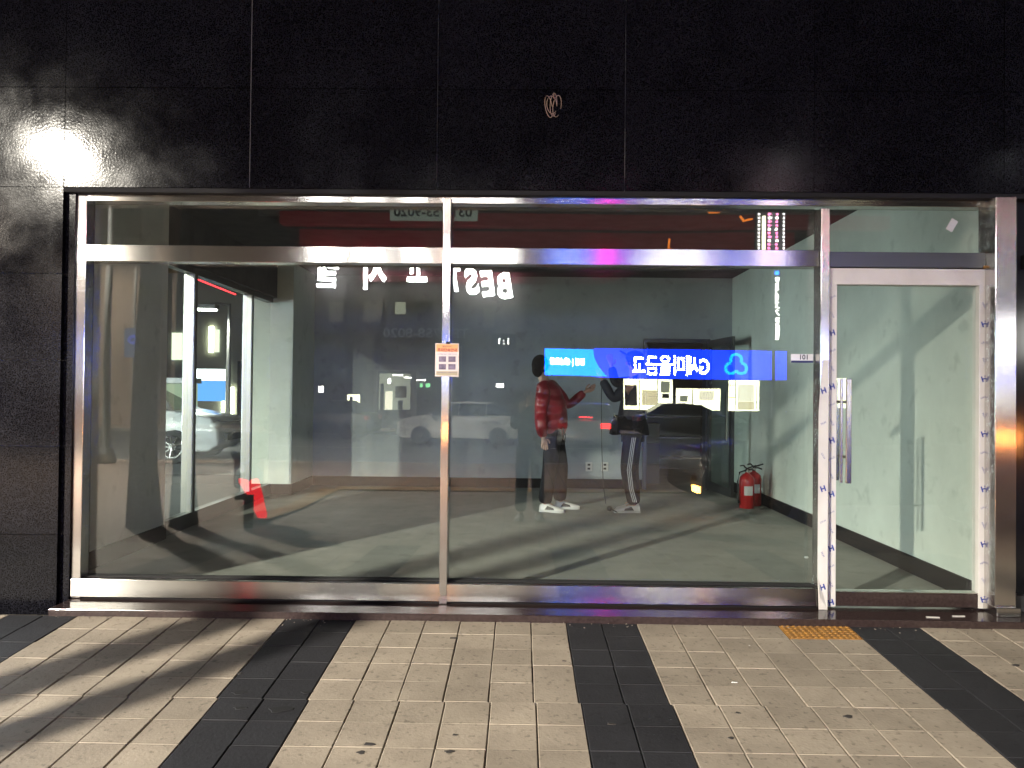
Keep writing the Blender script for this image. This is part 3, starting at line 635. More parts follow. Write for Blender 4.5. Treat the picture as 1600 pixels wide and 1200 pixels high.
def person(lab, loc, o):
    """o: dict with joints in metres (local), feet at z=0"""
    r = root('person', lab, 'person', loc)
    nk, ch, pv, hd = o['neck'], o['chest'], o['pelvis'], o['head']
    sl, sr_ = o['sh'][0], o['sh'][1]
    f = Vector((*o['face'], 0)).normalized()
    body = [[(*pv, .12, .10), (*ch, .13, .10), (*nk, .055), (hd[0], hd[1], hd[2]-.05, .062), (hd[0]+f.x*.012, hd[1]+f.y*.012, hd[2]-.005, .088, .078), (hd[0], hd[1], hd[2]+.055, .080, .075)]]
    for k in (0, 1):
        body.append([(*ch, .13, .10), (*o['sh'][k], .05), (*o['el'][k], .038), (*o['wr'][k], .026, .02)])
        for c in hand(o['wr'][k], o['hd'][k], o['th'][k]): body.append(c)
        body.append([(*pv, .12, .10), (*o['hip'][k], .075), (*o['kn'][k], .052), (o['an'][k][0], o['an'][k][1], .08, .035), (o['an'][k][0]+f.x*.1, o['an'][k][1]+f.y*.1, .045, .03)])
    for c in body:      # give shared vertices one spelling
        for i, p in enumerate(c):
            if tuple(p[:3]) == tuple(ch): c[i] = (*ch, .13, .10)
    skinned('body', body, M['skin'], r)
    jm = o['jacket']; hem = o['hem']; J = [[(*hem, *o['hemr']), (pv[0]*.6+ch[0]*.4, pv[1]*.6+ch[1]*.4, pv[2]*.55+ch[2]*.45, *o['midr']), (*ch, *o['chr']), (nk[0], nk[1], nk[2]-.035, .085, .08)]]
    for k in (0, 1):
        s0, e0, w0 = Vector(o['sh'][k]), Vector(o['el'][k]), Vector(o['wr'][k])
        J.append([(*ch, *o['chr']), (*s0, .082), (*((s0+e0)/2), .074), (*e0, .064), (*((e0+w0)/2), .056), (*(w0+(w0-e0)*.03), .046)])
    skinned('jacket', J, jm, r, 2)
    Tt = []
    for k in (0, 1):
        h0, k0, a0 = Vector(o['hip'][k]), Vector(o['kn'][k]), Vector(o['an'][k])
        Tt.append([(*pv, .12, .10), (*h0, .10), (*((h0+k0)/2), .095), (*k0, .085), (*((k0*.45+a0*.55)), .082), (a0.x, a0.y, .075, .078)])
    skinned('trousers', Tt, o['trousers'], r, 2)
    head_parts(r, hd, o['face'], M['hair'])
    for k in (0, 1): shoe(r, (o['an'][k][0], o['an'][k][1], 0), o['toe'][k])
    return r
p1 = person('person in a red padded jacket and black trousers pointing inside the shop', (.338, 8.30, FZ), dict(
    head=(-.125, 0, 1.545), neck=(-.10, 0, 1.40), chest=(-.06, 0, 1.22), pelvis=(.01, 0, .86), face=(.93, .35),
    sh=[(-.09, -.17, 1.33), (.0, .17, 1.33)], el=[(-.13, -.24, 1.05), (.18, .19, 1.12)], wr=[(-.10, -.22, .80), (.35, .13, 1.27)],
    hd=[(.1, 0, -1), (.8, -.1, .45)], th=[(1, 0, 0), (0, 0, 1)], hip=[(.0, -.09, .82), (.03, .09, .82)], kn=[(-.03, -.10, .45), (.10, .11, .45)], an=[(-.08, -.10, .08), (.09, .13, .08)],
    jacket=M['red_nylon'], hem=(.0, 0, .72), hemr=(.215, .19), midr=(.215, .20), chr=(.205, .18), trousers=M['black_cloth'], toe=[(.9, -.35), (.95, -.1)]))
p2 = person('person in dark jacket and striped track trousers with both arms raised inside the shop', (1.183, 8.30, FZ), dict(
    head=(.03, 0, 1.60), neck=(.04, 0, 1.45), chest=(.0, 0, 1.25), pelvis=(.02, 0, .88), face=(-.97, .1),
    sh=[(.0, -.17, 1.37), (.0, .17, 1.38)], el=[(-.22, -.20, 1.20), (-.16, .16, 1.38)], wr=[(-.33, -.17, 1.40), (-.20, .14, 1.56)],
    hd=[(-.35, 0, 1), (-.2, 0, 1)], th=[(1, 0, 0.2), (1, 0, .1)], hip=[(.0, -.09, .84), (.04, .09, .84)], kn=[(-.05, -.10, .46), (.02, .10, .46)], an=[(.03, -.10, .08), (.05, .10, .08)],
    jacket=M['navy'], hem=(-.03, 0, .88), hemr=(.205, .16), midr=(.18, .16), chr=(.165, .16), trousers=M['black_cloth'], toe=[(-1, -.1), (-.9, -.4)]))
# the folded dark coat tails round the second person's waist
b = MB(); v = []; n = 16
for i, (z, a, c_) in enumerate([(1.02, .17, .16), (.93, .20, .18), (.83, .215, .185)]):
    for k in range(n): t = 2*math.pi*k/n; v.append((-.02+a*math.cos(t), c_*math.sin(t), z+.012*math.sin(3*t)))
b.add(v, [(i*n+k, i*n+(k+1) % n, (i+1)*n+(k+1) % n, (i+1)*n+k) for i in range(2) for k in range(n)]); o = b.build('jacket_hem', M['black_cloth'], p2, smooth=True)
# side stripes and cap
for sx in (-.018, .0, .018):
    b = MB(); b.tube([(sx, -.205, .80), (-.025+sx, -.20, .62), (-.045+sx, -.192, .46), (-.02+sx, -.187, .26), (.02+sx, -.183, .12)], .005, 5); b.build('stripe', M['white_cloth'], p2)
cp = MB(); cp.ball((.035, 0, 1.655), (.102, .10, .075), 14); b2 = cp.build('cap', M['navy'], p2, smooth=True)
MB().add([(-.05, -.06, 1.68), (-.05, .06, 1.68), (-.135, .045, 1.735), (-.135, -.045, 1.735), (-.05, -.06, 1.668), (-.05, .06, 1.668), (-.135, .045, 1.728), (-.135, -.045, 1.728)], [(0, 1, 2, 3), (7, 6, 5, 4), (0, 3, 7, 4), (1, 5, 6, 2), (2, 6, 7, 3), (0, 4, 5, 1)]) if False else None
bb = MB(); bb.add([(-.05, -.06, 1.68), (-.05, .06, 1.68), (-.125, .045, 1.725), (-.125, -.045, 1.725), (-.05, -.06, 1.668), (-.05, .06, 1.668), (-.125, .045, 1.718), (-.125, -.045, 1.718)], [(0, 1, 2, 3), (7, 6, 5, 4), (0, 3, 7, 4), (1, 5, 6, 2), (2, 6, 7, 3), (0, 4, 5, 1)]); bb.build('brim', M['navy'], b2)
# baffle seams on the red jacket
for z in (1.27, 1.16, 1.05, .95):
    pass
# cord hanging from the raised hands to the floor
cd = MB(); cd.tube([(1.183-.34, 8.12, FZ+1.44), (.843, 8.12, FZ+1.1), (.848, 8.1, FZ+.7), (.868, 8.1, FZ+.3), (.898, 8.12, FZ+.10)], .004, 6)
cdo = tag(cd.build('cord', M['plastic_black']), 'thin dark cord hanging from the raised hand to the shop floor', 'cord')
pl = MB(); pl.ball((.94, 8.13, FZ+.05), (.03, .03, .03), 8); pl.tube([(.94, 8.13, FZ+.05), (1.02, 8.14, FZ+.01), (1.12, 8.2, FZ+.01)], .007, 6); pl.build('plug', M['plastic_black'], cdo)

# ================================================================== THE STREET (mirrored in the glass)
def light(name, loc, power, col, radius, cone=158, blend=.25):
    l = bpy.data.lights.new(name, 'SPOT'); l.spot_size = R(cone); l.spot_blend = blend; l.energy = power; l.color = col; l.shadow_soft_size = radius
    o = bpy.data.objects.new(name, l); C.objects.link(o); o.location = loc; return o
def street_lamp(lab, foot, head, m, pw, col, rad=.15, pole=.07, cone=158):
    r = root('street_lamp', lab, 'street lamp', foot); hx, hy, hz = (head[i]-foot[i] for i in range(3))
    MB().lathe(0, 0, [(.22, 0), (.20, .25), (pole*1.3, .35), (pole*1.2, 2), (pole*.7, hz+.3)], 12).build('pole', M['grey_metal'], r, smooth=True)
    MB().tube([(0, 0, hz+.25), (hx*.5, hy*.5, hz+.30), (hx, hy, hz+.22)], .035, 8).build('arm', M['grey_metal'], r)
    MB().box(hx-.30, hx+.30, hy-.15, hy+.15, hz+.12, hz+.24).build('lamp_housing', M['grey_metal'], r, bevel=.02)
    MB().box(hx-.24, hx+.24, hy-.11, hy+.11, hz+.085, hz+.118).build('lamp_lens', m, r)
    if pw: l = light('lamp_bulb', (hx, hy, hz-.03), pw, col, rad, cone); l.parent = r
    return r
foot = RV(165, 735, 16.8)
street_lamp('tall street lamp with glowing white head by the kerb at left', (foot.x, foot.y, -.306), LAMP, M['e_lamp'], LAMP_W, (1, .93, .80), .17)
h2 = RV(1222, 264, 30); street_lamp('far white street lamp near the dotted light sign', (h2.x, h2.y-1, -.45), (h2.x, h2.y, h2.z), M['e_lamp2'], FAR_W, (.9, .95, 1), cone=128)
h3 = RV(1565, 268, 30); street_lamp('far white street lamp furthest right across the road', (h3.x, h3.y-1, -.45), (h3.x, h3.y, h3.z), M['e_lamp2'], FAR_W*.5, (.9, .95, 1), cone=128)
street_lamp('warm lamp added out of view to light the beige tiled building across the road', (-24, -21.5, -.45), (-23.6, -21.6, 8.2), M['e_lamp2'], 11000, (1, .86, .70), cone=172)  # added lamp, brightens the beige wall that the shop glass mirrors
# trees
def tree(lab, x, y, r0, h, seed, lean=(0, 0)):
    rr = random.Random(seed); t = root('tree', lab, 'tree', (x, y, pave_z(y)-.02), group='bare street trees'); tz = lambda z: (lean[0]*z+.04*math.sin(z*1.3+seed), lean[1]*z+.03*math.cos(z*1.7), z)
    MB().tube([tz(h*k/9) for k in range(10)], [r0*(1.25 if k == 0 else 1-.07*k) for k in range(10)], 12).build('trunk', M['bark'], t, smooth=True)
    cr = MB()
    for k in range(11):
        z = h*(.60+.038*k); a = rr.random()*6.28; L_ = rr.uniform(.9, 1.9); p = Vector(tz(z)); pts = [p]; d = Vector((math.cos(a), math.sin(a), .7)).normalized()
        for q in range(4): p = p+d*L_/4; d = (d+Vector((rr.uniform(-.3, .3), rr.uniform(-.3, .3), rr.uniform(-.1, .3)))).normalized(); pts.append(p.copy())
        cr.tube(pts, [.035, .03, .024, .017, .01], 6)
        for q in range(5):
            s0 = pts[rr.randint(1, 4)]; a2 = rr.random()*6.28; d2 = Vector((math.cos(a2), math.sin(a2), rr.uniform(.2, 1))).normalized()*rr.uniform(.4, .9)
            cr.tube([s0, s0+d2*.5+Vector((0, 0, .04)), s0+d2], [.012, .009, .004], 5)
    cr.build('crown', M['bark'], t); return t
tree('thicker bare street tree standing left of the photographer', -4.13, .75, .155, 6.2, 3)
tree('thinner bare street tree beside the thicker one', -3.80, .60, .125, 5.8, 8, (.012, 0))
# street sign pole
sp = RV(207, 735, 18); s_ = root('street_sign', 'thin grey pole with a small square traffic sign at left', 'sign', (sp.x, sp.y, -.45))
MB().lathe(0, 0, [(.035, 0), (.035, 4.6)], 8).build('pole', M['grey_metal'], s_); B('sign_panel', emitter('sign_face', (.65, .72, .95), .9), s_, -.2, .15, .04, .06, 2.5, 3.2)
text('lettering', 'P', .5, M['film_ink'], s_, (0, .063, 2.85), FACE_SHOP, bold=.01)
# lit vertical sign at far left
ls = RV(143, 568, 24); s_ = root('light_box_sign', 'tall white glowing light box sign at the far left of the street', 'sign', (ls.x, ls.y, -.45))
B('panel', emitter('white_box', (.85, .95, 1), 9), s_, -.17, .17, -.05, .06, ls.z+.45-.85, ls.z+.45+.85); B('panel_top', M['e_cyan'], s_, -.12, .12, .062, .066, ls.z+.45+.5, ls.z+.45+.75); MB().box(-.06, .06, -.05, .0, 0, ls.z+.45-.86).build('pole', M['grey_metal'], s_)
# building opposite with the letter signs
YO = 35.2; ob = root('apartment_building', 'dark building opposite with red fascia bands and glowing letter signs', 'building', (0, 2*GL-YO-.4, 0))
oy = 2*GL-YO-.4
def O(n, m, u0, u1, v0, v1, d0=0, d1=.15, lab=None, par=ob):
    a = V(u0, v1-.0108*(u0-800)*0, YO); c = V(u1, v0, YO); x0, x1 = sorted((a.x, c.x)); z0, z1 = sorted((a.z, c.z))
    return B(n, m, par, x0, x1, d0, d1, z0, z1, label=lab)
B('wall', M['bldg'], ob, -15.6, 22, -12, 0, -.4, 26)
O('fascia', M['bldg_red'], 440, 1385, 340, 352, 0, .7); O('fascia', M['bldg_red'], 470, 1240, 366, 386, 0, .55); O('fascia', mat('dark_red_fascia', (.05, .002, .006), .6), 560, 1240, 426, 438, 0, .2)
O('cornice', M['bldg_pale'], 400, 1400, 322, 336, 0, .12)
for u0, u1, v0, v1, m in ((390, 420, 470, 500, 'pane_dark'), (510, 532, 470, 502, 'blind'), (563, 594, 469, 503, 'blind'), (615, 632, 471, 490, 'e_dim'), (645, 670, 470, 500, 'pane_dark'), (755, 772, 480, 512, 'blind'), (820, 845, 480, 512, 'pane_dark'), (880, 905, 480, 512, 'pane_dark'), (1040, 1070, 470, 500, 'pane_dark')):
    wd = O('window', M['alu'], u0-2, u1+2, v0-2, v1+2, 0, .06); O('pane', M[m], u0, u1, v0, v1, .062, .075, par=wd)
for u0 in range(400, 1300, 60):
    for v0 in (250, 170, 90): wd = O('window', M['alu'], u0, u0+30, v0, v0+34, 0, .06); O('pane', M['pane_dark'], u0+2, u0+28, v0+2, v0+32, .062, .075, par=wd)
# ground floor lit places
def otext(body, u0, u1, v, size, m, bold=0, rz=0, shear=0, lab=None, dy=.62):
    a = V((u0+u1)/2, v, YO); t = text('letter', body, size, m, ob, (a.x, dy, a.z), (R(90), R(rz), R(180)), .04, bold, width=abs(u1-u0)*YO/1202, shear=shear); return t
otext('텔', 497, 530, 420, 1.9, M['e_white'], .022); otext('시', 568, 604, 421, 1.95, M['e_white'], .045); otext('고', 637, 668, 417, 1.9, M['e_white'], .045)
otext('T', 702, 722, 436, 1.6, M['e_white'], .05, 8); otext('S', 728, 748, 440, 1.6, M['e_white'], .05, 8); otext('E', 753, 771, 443, 1.6, M['e_white'], .05, 8); otext('B', 776, 798, 447,1.6, M['e_white'], .05, 10)
O('sign_board', emitter('phone_board', (.6, .7, .58), 1.3), 610, 748, 322, 347, .7, .76)
otext('031-753-9020', 616, 740, 334, .62, M['plastic_black'], .012, dy=.80)
otext('TEL 758-8020', 597, 732, 521, .62, emitter('grey_letter', (.6, .7, .8), .6), .0, dy=.2)
O('digital_board', emitter('navy_board', (.02, .03, .09), .6), 768, 806, 522, 545, .1, .16); otext('1:1', 779, 795, 534, .4, M['e_led'], .0, dy=.2)
# bank sign
bk = root('bank_sign', 'long glowing blue bank fascia sign with cyan end and clover emblem', 'sign', (0, 2*GL-YO+.3, 0))
def K(n, m, u0, u1, v0, v1, d0, d1):
    a = V(u0, v1, YO); c = V(u1, v0, YO); return B(n, m, bk, a.x, c.x, d0, d1, a.z, c.z)
K('case', M['grey_metal'], 848, 1226, 545, 590, -.3, .0)
K('face', M['e_blue'], 927, 1224, 548, 590, .0, .02)
# cyan part ends in a curve
a = V(850, 588, YO); c = V(950, 547, YO); b = MB(); n = 12; top = [(V(926+22*(k/n)**2.2, 547+41*k/n, YO).x, V(900, 547+41*k/n, YO).z) for k in range(n+1)]
vv = [(a.x, .024, p[1]) for p in top]+[(p[0], .024, p[1]) for p in top]; b.add(vv, [(k, k+1, n+2+k, n+1+k) for k in range(n)]); b.build('cyan_face', M['e_cyan'], bk)
p_ = V(1040, 570, YO); text('lettering', 'G새마을금고', .95, M['e_white'], bk, (V(1047, 570, YO).x, .05, V(1047, 571, YO).z), FACE_SHOP, .03, .014, width=117*YO/1202)
p_ = V(885, 567, YO); text('lettering', '본점 | 성남중앙', .32, M['e_white'], bk, (p_.x, .06, p_.z), FACE_SHOP, .01, .008, width=54*YO/1202)
pc = V(1145, 570, YO)
lg = MB()
for ang in (90, 215, 325):
    cx_, cz_ = .27*math.cos(R(ang)), .25*math.sin(R(ang)); pts = []
    for t in range(-120, 121, 12): pts.append((pc.x+cx_+.235*math.cos(R(ang+t)), .07, pc.z+cz_+.235*math.sin(R(ang+t))))
    lg.tube(pts, .065, 6)
lg.build('emblem', M['e_logo'], bk)
# bank interior lights under the sign
def bank(u0, u1, v0, v1, m, lab='window'):
    wd = O('window', M['alu'], u0-2, u1+2, v0-2, v1+2, .0, .05); O('pane', M[m], u0, u1, v0, v1, .052, .07, par=wd); return wd
bank(976, 1055, 592, 640, 'e_bank'); bank(1060, 1128, 606, 640, 'e_bank'); bank(1140, 1188, 592, 642, 'e_bank')
M['e_blind'] = emitter('lit_blind', (1, .88, .52), 7); M['e_board'] = mat('notice_board', (.2, .18, .1), .7); M['e_wall'] = emitter('lit_wall', (1, .95, .70), 9)
for u0, u1, v0, v1, m in ((978, 998, 601, 633, 'e_board'), (1006, 1030, 609, 632, 'e_blind'), (1036, 1050, 595, 612, 'e_dim'), (1038, 1049, 614, 621, 'pane_dark'), (1066, 1078, 617, 626, 'e_dim'), (1096, 1118, 610, 624, 'e_wall'), (1154, 1180, 600, 626, 'e_wall'), (1154, 1180, 627, 640, 'e_blind')):
    O('notice', M[m], u0, u1, v0, v1, .075, .09)
for u in (1001, 1030, 1085, 1150, 1183): O('glazing_bar', M['alu'], u, u+1.2, 592 if u not in (1085,) else 607, 640, .071, .10)
for v in (600, 620): O('glazing_bar', M['alu'], 1141, 1150, v, v+1, .071, .1)
O('counter', M['bldg_pale'], 976, 1128, 641, 650, 0, .5)
# lit stairway entrance left of the mullion
bank(540, 560, 616, 632, 'e_bank'); bank(590, 640, 585, 640, 'e_dim'); 
for u0, u1, v0, v1, m in ((592, 598, 600, 640, 'bldg'), (600, 612, 612, 640, 'e_wall'), (616, 634, 604, 622, 'blind'), (604, 609, 592, 600, 'e_led'), (620, 628, 626, 640, 'bldg'), (544, 549, 619, 628, 'blind')):
    O('notice', M[m], u0, u1, v0, v1, .075, .1)
O('pillar', M['bldg_pale'], 582, 588, 580, 680, 0, .3); O('pillar', M['bldg_pale'], 642, 650, 575, 680, 0, .3); O('canopy', M['bldg_pale'], 575, 680, 572, 580, 0, .8)
for k in range(6): O('stair', M['bldg_pale'], 600+k*7, 607+k*7, 668-k*5, 672-k*5, 0, .4)
bank(1290, 1330, 590, 636, 'e_bank')
for k in range(3): O('tube_light', M['e_led'], 612+18*k, 628+18*k, 586+4*k, 588+4*k, .1, .16)
bank(495, 503, 602, 612, 'e_led'); bank(775, 787, 600, 606, 'e_led')
for u in (655, 664, 667): O('green_light', emitter('green_led', (.3, 1, .4), 9), u, u+4, 600, 606, .1, .16)
# vertical dotted light sign + text sign
dl = root('dotted_light_sign', 'tall narrow sign outlined with white and pink bulbs across the road', 'sign', (0, 2*GL-33, 0))
B('panel', M['bldg'], dl, V(1184, 0, 33).x, V(1228, 0, 33).x, -.2, 0, V(0, 405, 33).z, V(0, 268, 33).z)
b1 = MB(); b2 = MB()
for k in range(22):
    z = V(1200, 396-6*k, 33).z
    for u in (1188, 1226): b1.ball((V(u, 0, 33).x, .06, z), .05, 6)
    for u in (1203, 1209, 1215): (b2 if (k+u) % 3 else b1).ball((V(u+random.uniform(-1, 1), 0, 33).x, .06, z), .07, 6)
b1.build('white_bulb', M['e_led'], dl)['kind'] = 'stuff'; b2.build('pink_bulb', M['e_pink'], dl)['kind'] = 'stuff'
B('tube', M['e_bank'], dl, V(1193, 0, 33).x, V(1198, 0, 33).x, .02, .08, V(0, 392, 33).z, V(0, 330, 33).z)
for k, ch in enumerate('한우생고기전문점'):
    p = V(1211, 440+12*k, 33); text('letter', ch, .33, M['e_led'], dl, (p.x, .1, p.z), FACE_SHOP, .01, .01)
p = V(1211, 425, 33); B('blue_lamp', M['e_cyan'], dl, p.x-.12, p.x+.12, .05, .1, p.z-.15, p.z+.15)
# orange neon strokes
for (u0, v0, u1, v1, lab) in ((1100, 322, 1124, 331, 'L shaped orange neon stroke high on the building opposite'), (1157, 338, 1176, 343, 'short orange neon curve right of the L shaped one'), (1045, 372, 1049, 390, 'small orange neon dash below the others')):
    a = RV(u0, v0, 34); c = RV(u1, v1, 34); m_ = (a+c)/2+Vector((-.1, 0, -.15)); tag(MB().tube([a, m_, c], .05, 6).build('neon_stroke', M['e_orange']), lab, 'neon light')
# rooftop neon: only shows as streaks on the steel rails
nr = root('neon_panel_sign', 'magenta and violet neon panels high on the building opposite', 'sign', (0, 2*GL-YO+.35, 0))
for u0, u1, m in ((936, 955, 'e_magenta'), (905, 933, 'e_violet'), (958, 985, 'e_violet')):
    a = V(u0, 408, YO); c = V(u1, 397, YO); B('neon_panel', M[m], nr, a.x, c.x, -.1, 0, a.z, c.z)
    B('bracket', M['grey_metal'], nr, (a.x+c.x)/2-.05, (a.x+c.x)/2+.05, -.74, -.101, a.z+.05, a.z+.12)
be = root('tiled_building', 'beige tiled building lit by the added warm lamp left of the lettered building across the road', 'building', (0, 2*GL-YO-.6, 0))
M['beige'] = mat('beige_tile', (.50, .40, .33), .6, noise=(.5, (.42, .34, .28), .3))
B('wall', M['beige'], be, -22, -15.75, -12, 0, -.4, 16)
for x0, x1, z0, z1 in ((-21.4, -20.6, 8.4, 10), (-19.3, -18, 8.4, 10)):
    wd = B('window', M['alu'], be, x0, x1, .002, .07, z0, z1); B('pane', M['pane_dark'], wd, x0+.08, x1-.08, .072, .09, z0+.08, z1-.08)
for x0 in (-20.9, -17.2): MB().box(x0-.35, x0+.35, .002, .3, -.33, 12).build('pilaster', M['beige'], be)
# sideways neighbours so the street goes on
for x0, x1, h, lab in ((-60, -22.2, 17, 'plain dark block left of the lettered building across the road'), (23, 60, 14, 'plain dark block right of the lettered building across the road')):
    r = root('building', lab, 'building', (0, 0, 0)); B('wall', M['bldg'], r, x0, x1, -40, -27.5, -.4, h)
    for k in range(int((x1-x0)//3.4)):
        for q in range(int(h//3.4)): wd = B('window', M['alu'], r, x0+1+k*3.4, x0+2.6+k*3.4, -27.5, -27.44, 1.2+q*3.3, 2.8+q*3.3); B('pane', M['blind' if (k*7+q*3) % 5 == 0 else 'pane_dark'], wd, x0+1.05+k*3.4, x0+2.55+k*3.4, -27.438, -27.42, 1.25+q*3.3, 2.75+q*3.3)

# ------------------------------------------------------------------ cars
def car(lab, loc, rz, paint, L_=4.3, H=1.45, W_=1.76, lights=None, tails=None, group=None):
    r = root('parked_car', lab, 'car', loc, rz, group); s = L_/4.3; hb = H/1.45
    low = [(-2.15, .35), (-2.12, .62), (-1.98, .86), (-1.2, .98), (1.55, 1.0), (2.02, .95), (2.13, .70), (2.15, .35), (1.95, .22), (-1.95, .22)]
    top = [(-1.2, .97), (-.45, 1.38), (.2, 1.45), (1.1, 1.42), (1.75, 1.02)]
    def loft(prof, w0, w1, zs):
        v = []; n = len(prof)
        for sgn in (-1, 1):
            for x, z in prof:
                t = max(0, (z-zs[0])/(zs[1]-zs[0])); w_ = (w0+(w1-w0)*t)/2*(1-.10*(abs(x)/2.15)**4); v.append((x*s, sgn*w_, z*hb))
        return v, [tuple(range(n)), tuple(range(2*n-1, n-1, -1))]+[(i, n+i, n+(i+1) % n, (i+1) % n) for i in range(n)]
    b = MB(); v, f = loft(low, W_, W_*.94, (.3, 1.0)); b.add(v, f); body = b.build('body', M[paint], r, bevel=.05, smooth=True)
    b = MB(); v, f = loft([(x*1.0, z) for x, z in top], W_*.90, W_*.70, (.97, 1.45)); b.add(v, f); b.build('cabin_glass', M['pane_dark'], r, bevel=.03)
    b = MB(); v, f = loft([(-.42, 1.395), (.2, 1.462), (1.08, 1.435), (1.02, 1.38), (.2, 1.40), (-.30, 1.37)], W_*.74, W_*.715, (1.3, 1.46)); b.add(v, f); b.build('roof', M[paint], r, bevel=.01)
    for x in (-.05, .9):
        for q in (-1, 1): MB().tube([(x*s, q*W_*.452, .98*hb), (x*s+.03, q*W_*.362, 1.41*hb)], .03, 6).build('pillar', M[paint], r)
    for x in (-1.32, 1.32):
        for q in (-1, 1):
            y = q*(W_/2-.09); w_ = MB().tube([(x*s, y-.11*q, .31), (x*s, y+.10*q, .31)], .31, 20).build('wheel', M['rubber'], r)
            rim = MB(); rim.tube([(x*s, y+.09*q, .31), (x*s, y+.105*q, .31)], .07, 10)
            for k in range(9): a = 6.283*k/9; rim.tube([(x*s, y+.10*q, .31), (x*s+.19*math.cos(a), y+.106*q, .31+.19*math.sin(a))], .016, 5)
            rim.tube([(x*s+.20*math.cos(6.283*k/16), y+.104*q, .31+.20*math.sin(6.283*k/16)) for k in range(17)], .016, 5); rim.build('rim', M['steel'], w_)
    for q in (-1, 1):
        MB().ball((-2.02*s, q*W_*.36, .70*hb), (.13, .17, .075), 10).build('headlight', M['label'] if not lights else M['steel'], r, smooth=True)
        MB().box(2.0*s, 2.135*s, q*W_*.36-.15, q*W_*.36+.15, .72*hb, .88*hb).build('tail_light', M['e_red'] if tails and q == tails else M['red_paint'], r, bevel=.02)
        if lights and q == 1: MB().box(-2.19*s, -2.10*s, q*W_*.34-.11, q*W_*.34+.11, .36, .44).build('fog_light', M['e_amber'], r, bevel=.01)
        MB().ball((-.95*s, q*(W_/2+.07), 1.0*hb), (.06, .09, .06), 8).build('mirror', M[paint], r, smooth=True)
    MB().box(-2.20*s, -2.12*s, -.5, .5, .42, .56).build('grille', M['plastic_black'], r); MB().tube([(-2.0*s, -.6, .80*hb), (-2.15*s, -.3, .76*hb), (-2.15*s, .3, .76*hb), (-2.0*s, .6, .80*hb)], .012, 6).build('chrome_trim', M['steel'], r)
    if tails: MB().box(1.72*s, 1.80*s, -.2, .2, 1.03*hb, 1.06*hb).build('brake_light', M['e_red'], r)
    return r
G_ = 'cars on the street behind the photographer'
p = RV(720, 705, 27); car('white hatchback parked side-on across the road', (p.x, p.y, -.45), 0, 'white_paint', group=G_)
p = RV(945, 700, 25); car('silver car stopped with red tail lights glowing', (p.x-.5, p.y, -.45), R(100), 'silver', tails=-1, group=G_)
p = RV(1075, 690, 31); car('black car parked in front of the lit bank windows', (p.x, p.y, -.45), R(180), 'black_paint', group=G_)
p = RV(505, 705, 30); car('dark parked car across the road at left', (p.x, p.y, -.45), R(10), 'black_paint', group=G_)
car('black car parked close behind the photographer with amber lamps lit', (4.35, -1.55, -.31), R(-6), 'black_paint', lights=True, group=G_)
p = V(338, 735, 15); car('white car parked in the side lane beyond the side window', (-7.75, 15.0, -.06), R(180), 'white_paint')
for u, lab in ((697, 'orange delineator post with a glowing warning lamp in line with the steel mullion'), (1572, 'orange delineator post with a glowing warning lamp in line with the corner post')):
    p = RV(u, 690, 15); dp = root('delineator_post', lab, 'delineator post', (p.x, p.y, -.306))
    MB().lathe(0, 0, [(.10, 0), (.10, .03), (.04, .06), (.035, .78)], 12).build('post', M['e_orange_p'], dp); MB().ball((0, 0, .86), (.075, .075, .08), 12).build('warning_lamp', M['e_warn'], dp)
sg_ = root('shop_sign', 'white glowing shop sign on the plain block right of the lettered building', 'sign', (23.2, -27.3, 3.2)); B('case', M['grey_metal'], sg_, 0, 6, -.1, .2, 0, 1.9); B('face', emitter('sign_white', (1, .98, .9), 16), sg_, .05, 5.95, .202, .22, .05, 1.85); text('lettering', '약국', 1.2, M['film_ink'], sg_, (3, .235, .95), FACE_SHOP, .005, .02)
# scooter with a red tail light
sc = root('scooter', 'small dark scooter with a glowing red tail light beside the street trees', 'scooter', (-3.12, .42, pave_z(.42)), R(70))
for x in (-.45, .45): w_ = MB().tube([(x, -.05, .22), (x, .05, .22)], .21, 18).build('wheel', M['rubber'], sc); MB().tube([(x, -.055, .22), (x, .055, .22)], .11, 12).build('rim', M['steel'], w_)
MB().ball((.18, 0, .52), (.38, .15, .17), 12).build('body', M['black_paint'], sc, smooth=True); MB().ball((.12, 0, .72), (.30, .12, .06), 12).build('seat', M['plastic_black'], sc, smooth=True)
MB().tube([(-.45, 0, .25), (-.36, 0, .95)], .03, 8).build('fork', M['grey_metal'], sc); MB().tube([(-.34, -.28, 1.0), (-.36, 0, .95), (-.34, .28, 1.0)], .016, 6).build('handlebar', M['plastic_black'], sc)
MB().box(.22, .56, -.20, .20, .76, 1.06).build('top_box', M['plastic_black'], sc, bevel=.06); MB().box(-.40, -.28, -.17, .17, .35, .82).build('leg_shield', M['red_paint'], sc, bevel=.04); MB().box(-.28, .0, -.15, .15, .26, .31).build('footboard', M['plastic_black'], sc)
b = MB(); b.add([(.50, -.20, .14), (.60, -.20, .12), (.60, -.10, .12), (.50, -.10, .14), (.44, -.10, .56), (.56, -.10, .54), (.56, .12, .54), (.44, .12, .56)], [(0, 3, 2, 1), (4, 5, 6, 7), (0, 1, 5, 4), (1, 2, 6, 5), (2, 3, 7, 6), (3, 0, 4, 7)]); b.build('tail_light', emitter('scooter_tail_glow', (1, .02, .03), 7), sc, bevel=.03)
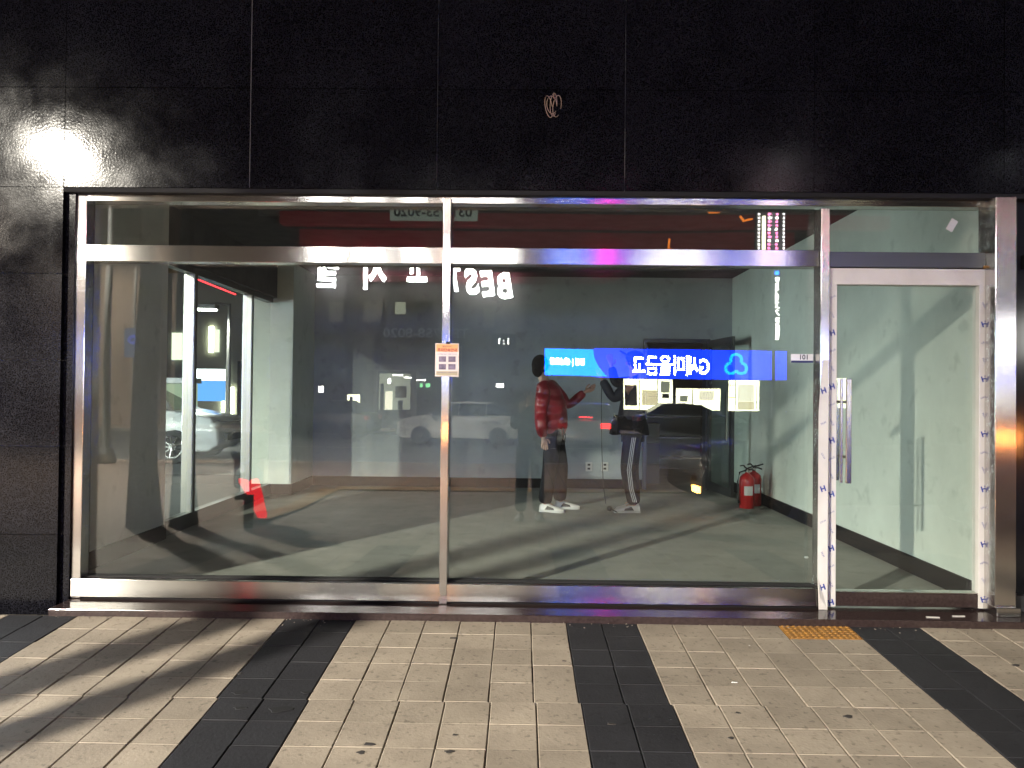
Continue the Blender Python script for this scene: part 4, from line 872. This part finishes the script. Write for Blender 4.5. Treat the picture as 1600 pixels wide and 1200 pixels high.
# side lane things beyond the side window
lz = -.06
h = V(322, 490, 20); street_lamp('bright street lamp in the side lane seen through the side window', (h.x+.5, 20.3, lz), (h.x, 20, h.z), emitter('lane_lamp', (1, .98, .88), 60), SIDE_W, (1, .95, .85), .12, .05)
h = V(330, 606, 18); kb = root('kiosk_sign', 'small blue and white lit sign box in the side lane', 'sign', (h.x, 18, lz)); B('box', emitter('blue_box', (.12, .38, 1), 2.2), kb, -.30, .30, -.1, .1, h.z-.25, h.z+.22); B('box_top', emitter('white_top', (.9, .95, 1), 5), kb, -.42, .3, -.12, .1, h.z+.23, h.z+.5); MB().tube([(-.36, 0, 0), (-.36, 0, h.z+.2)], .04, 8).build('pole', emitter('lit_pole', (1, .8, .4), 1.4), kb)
h = V(280, 640, 16); bb_ = root('vending_machine', 'lit vending cabinet with blue base in the side lane', 'vending machine', (h.x, 16, lz)); B('cabinet', emitter('cab', (.7, .85, .6), .8), bb_, -.22, .30, -.2, .2, h.z-.05, h.z+.6); B('cabinet_base', emitter('cab_blue', (.03, .12, .7), 1.2), bb_, -.22, .30, -.2, .2, h.z-.45, h.z-.06); B('cabinet_top', M['label'], bb_, -.28, .36, -.25, .25, h.z+.61, h.z+.72); B('plinth', M['plastic_black'], bb_, -.22, .3, -.2, .2, 0, h.z-.46)
lb = root('lane_building', 'shop building with bright strip windows across the side lane', 'building', (-10, 27, lz)); B('wall', M['bldg_pale'], lb, -20, 6.5, 0, 6, 0, 5.5)
for u0, u1, v0, v1, m in ((268, 284, 520, 562, 'e_dim'), (326, 333, 510, 550, 'e_bank'), (336, 342, 515, 550, 'e_dim'), (356, 365, 605, 655, 'e_bank'), (353, 357, 570, 605, 'e_dim'), (346, 350, 612, 645, 'e_bank')):
    a = V(u0, v1, 26.9); c = V(u1, v0, 26.9); B('lit_window', M[m], lb, a.x+10, c.x+10, -.10, -.02, max(.3, a.z+.06), c.z+.06)
B('dark_door', M['pane_dark'], lb, 0, 1.3, -.06, -.01, 0, 2.4)
# shop added across the lane, out of view, to brighten the room
ns = root('added_fill_shop', 'added unseen shop across the side lane with glowing panes that brighten the room', 'building', (-10.5, 4, lz)); B('wall', M['bldg_pale'], ns, -6, 0, 0, 9.5, 0, 5)
for k in range(4):
    wd = B('window', M['alu'], ns, .005, .07, .35+k*2.3, 2.35+k*2.3, .35, 3.05); B('fill_pane', M['e_fill'], wd, .072, .09, .42+k*2.3, 2.28+k*2.3, .42, 2.98)
B('fascia', M['bldg_red'], ns, .005, .25, .2, 9.3, 3.2, 3.8)
# photographer (only mirrored)
person('photographer in dark clothes standing on the pavement holding up a phone', (.12, -.42, pave_z(-.42)), dict(
    head=(0, 0, 1.56), neck=(0, 0, 1.42), chest=(0, 0, 1.22), pelvis=(0, 0, .88), face=(0, 1),
    sh=[(-.17, 0, 1.35), (.17, 0, 1.35)], el=[(-.2, .12, 1.14), (.2, .12, 1.14)], wr=[(-.13, .28, 1.33), (.10, .28, 1.33)], hd=[(.2, .3, 1), (-.2, .3, 1)], th=[(1, 0, 0), (-1, 0, 0)],
    hip=[(-.09, 0, .84), (.09, 0, .84)], kn=[(-.10, .02, .46), (.10, .02, .46)], an=[(-.11, 0, .08), (.11, 0, .08)], jacket=M['black_cloth'], hem=(0, 0, .86), hemr=(.17, .15), midr=(.17, .15), chr=(.17, .15), trousers=M['black_cloth'], toe=[(-.2, 1), (.2, 1)]))
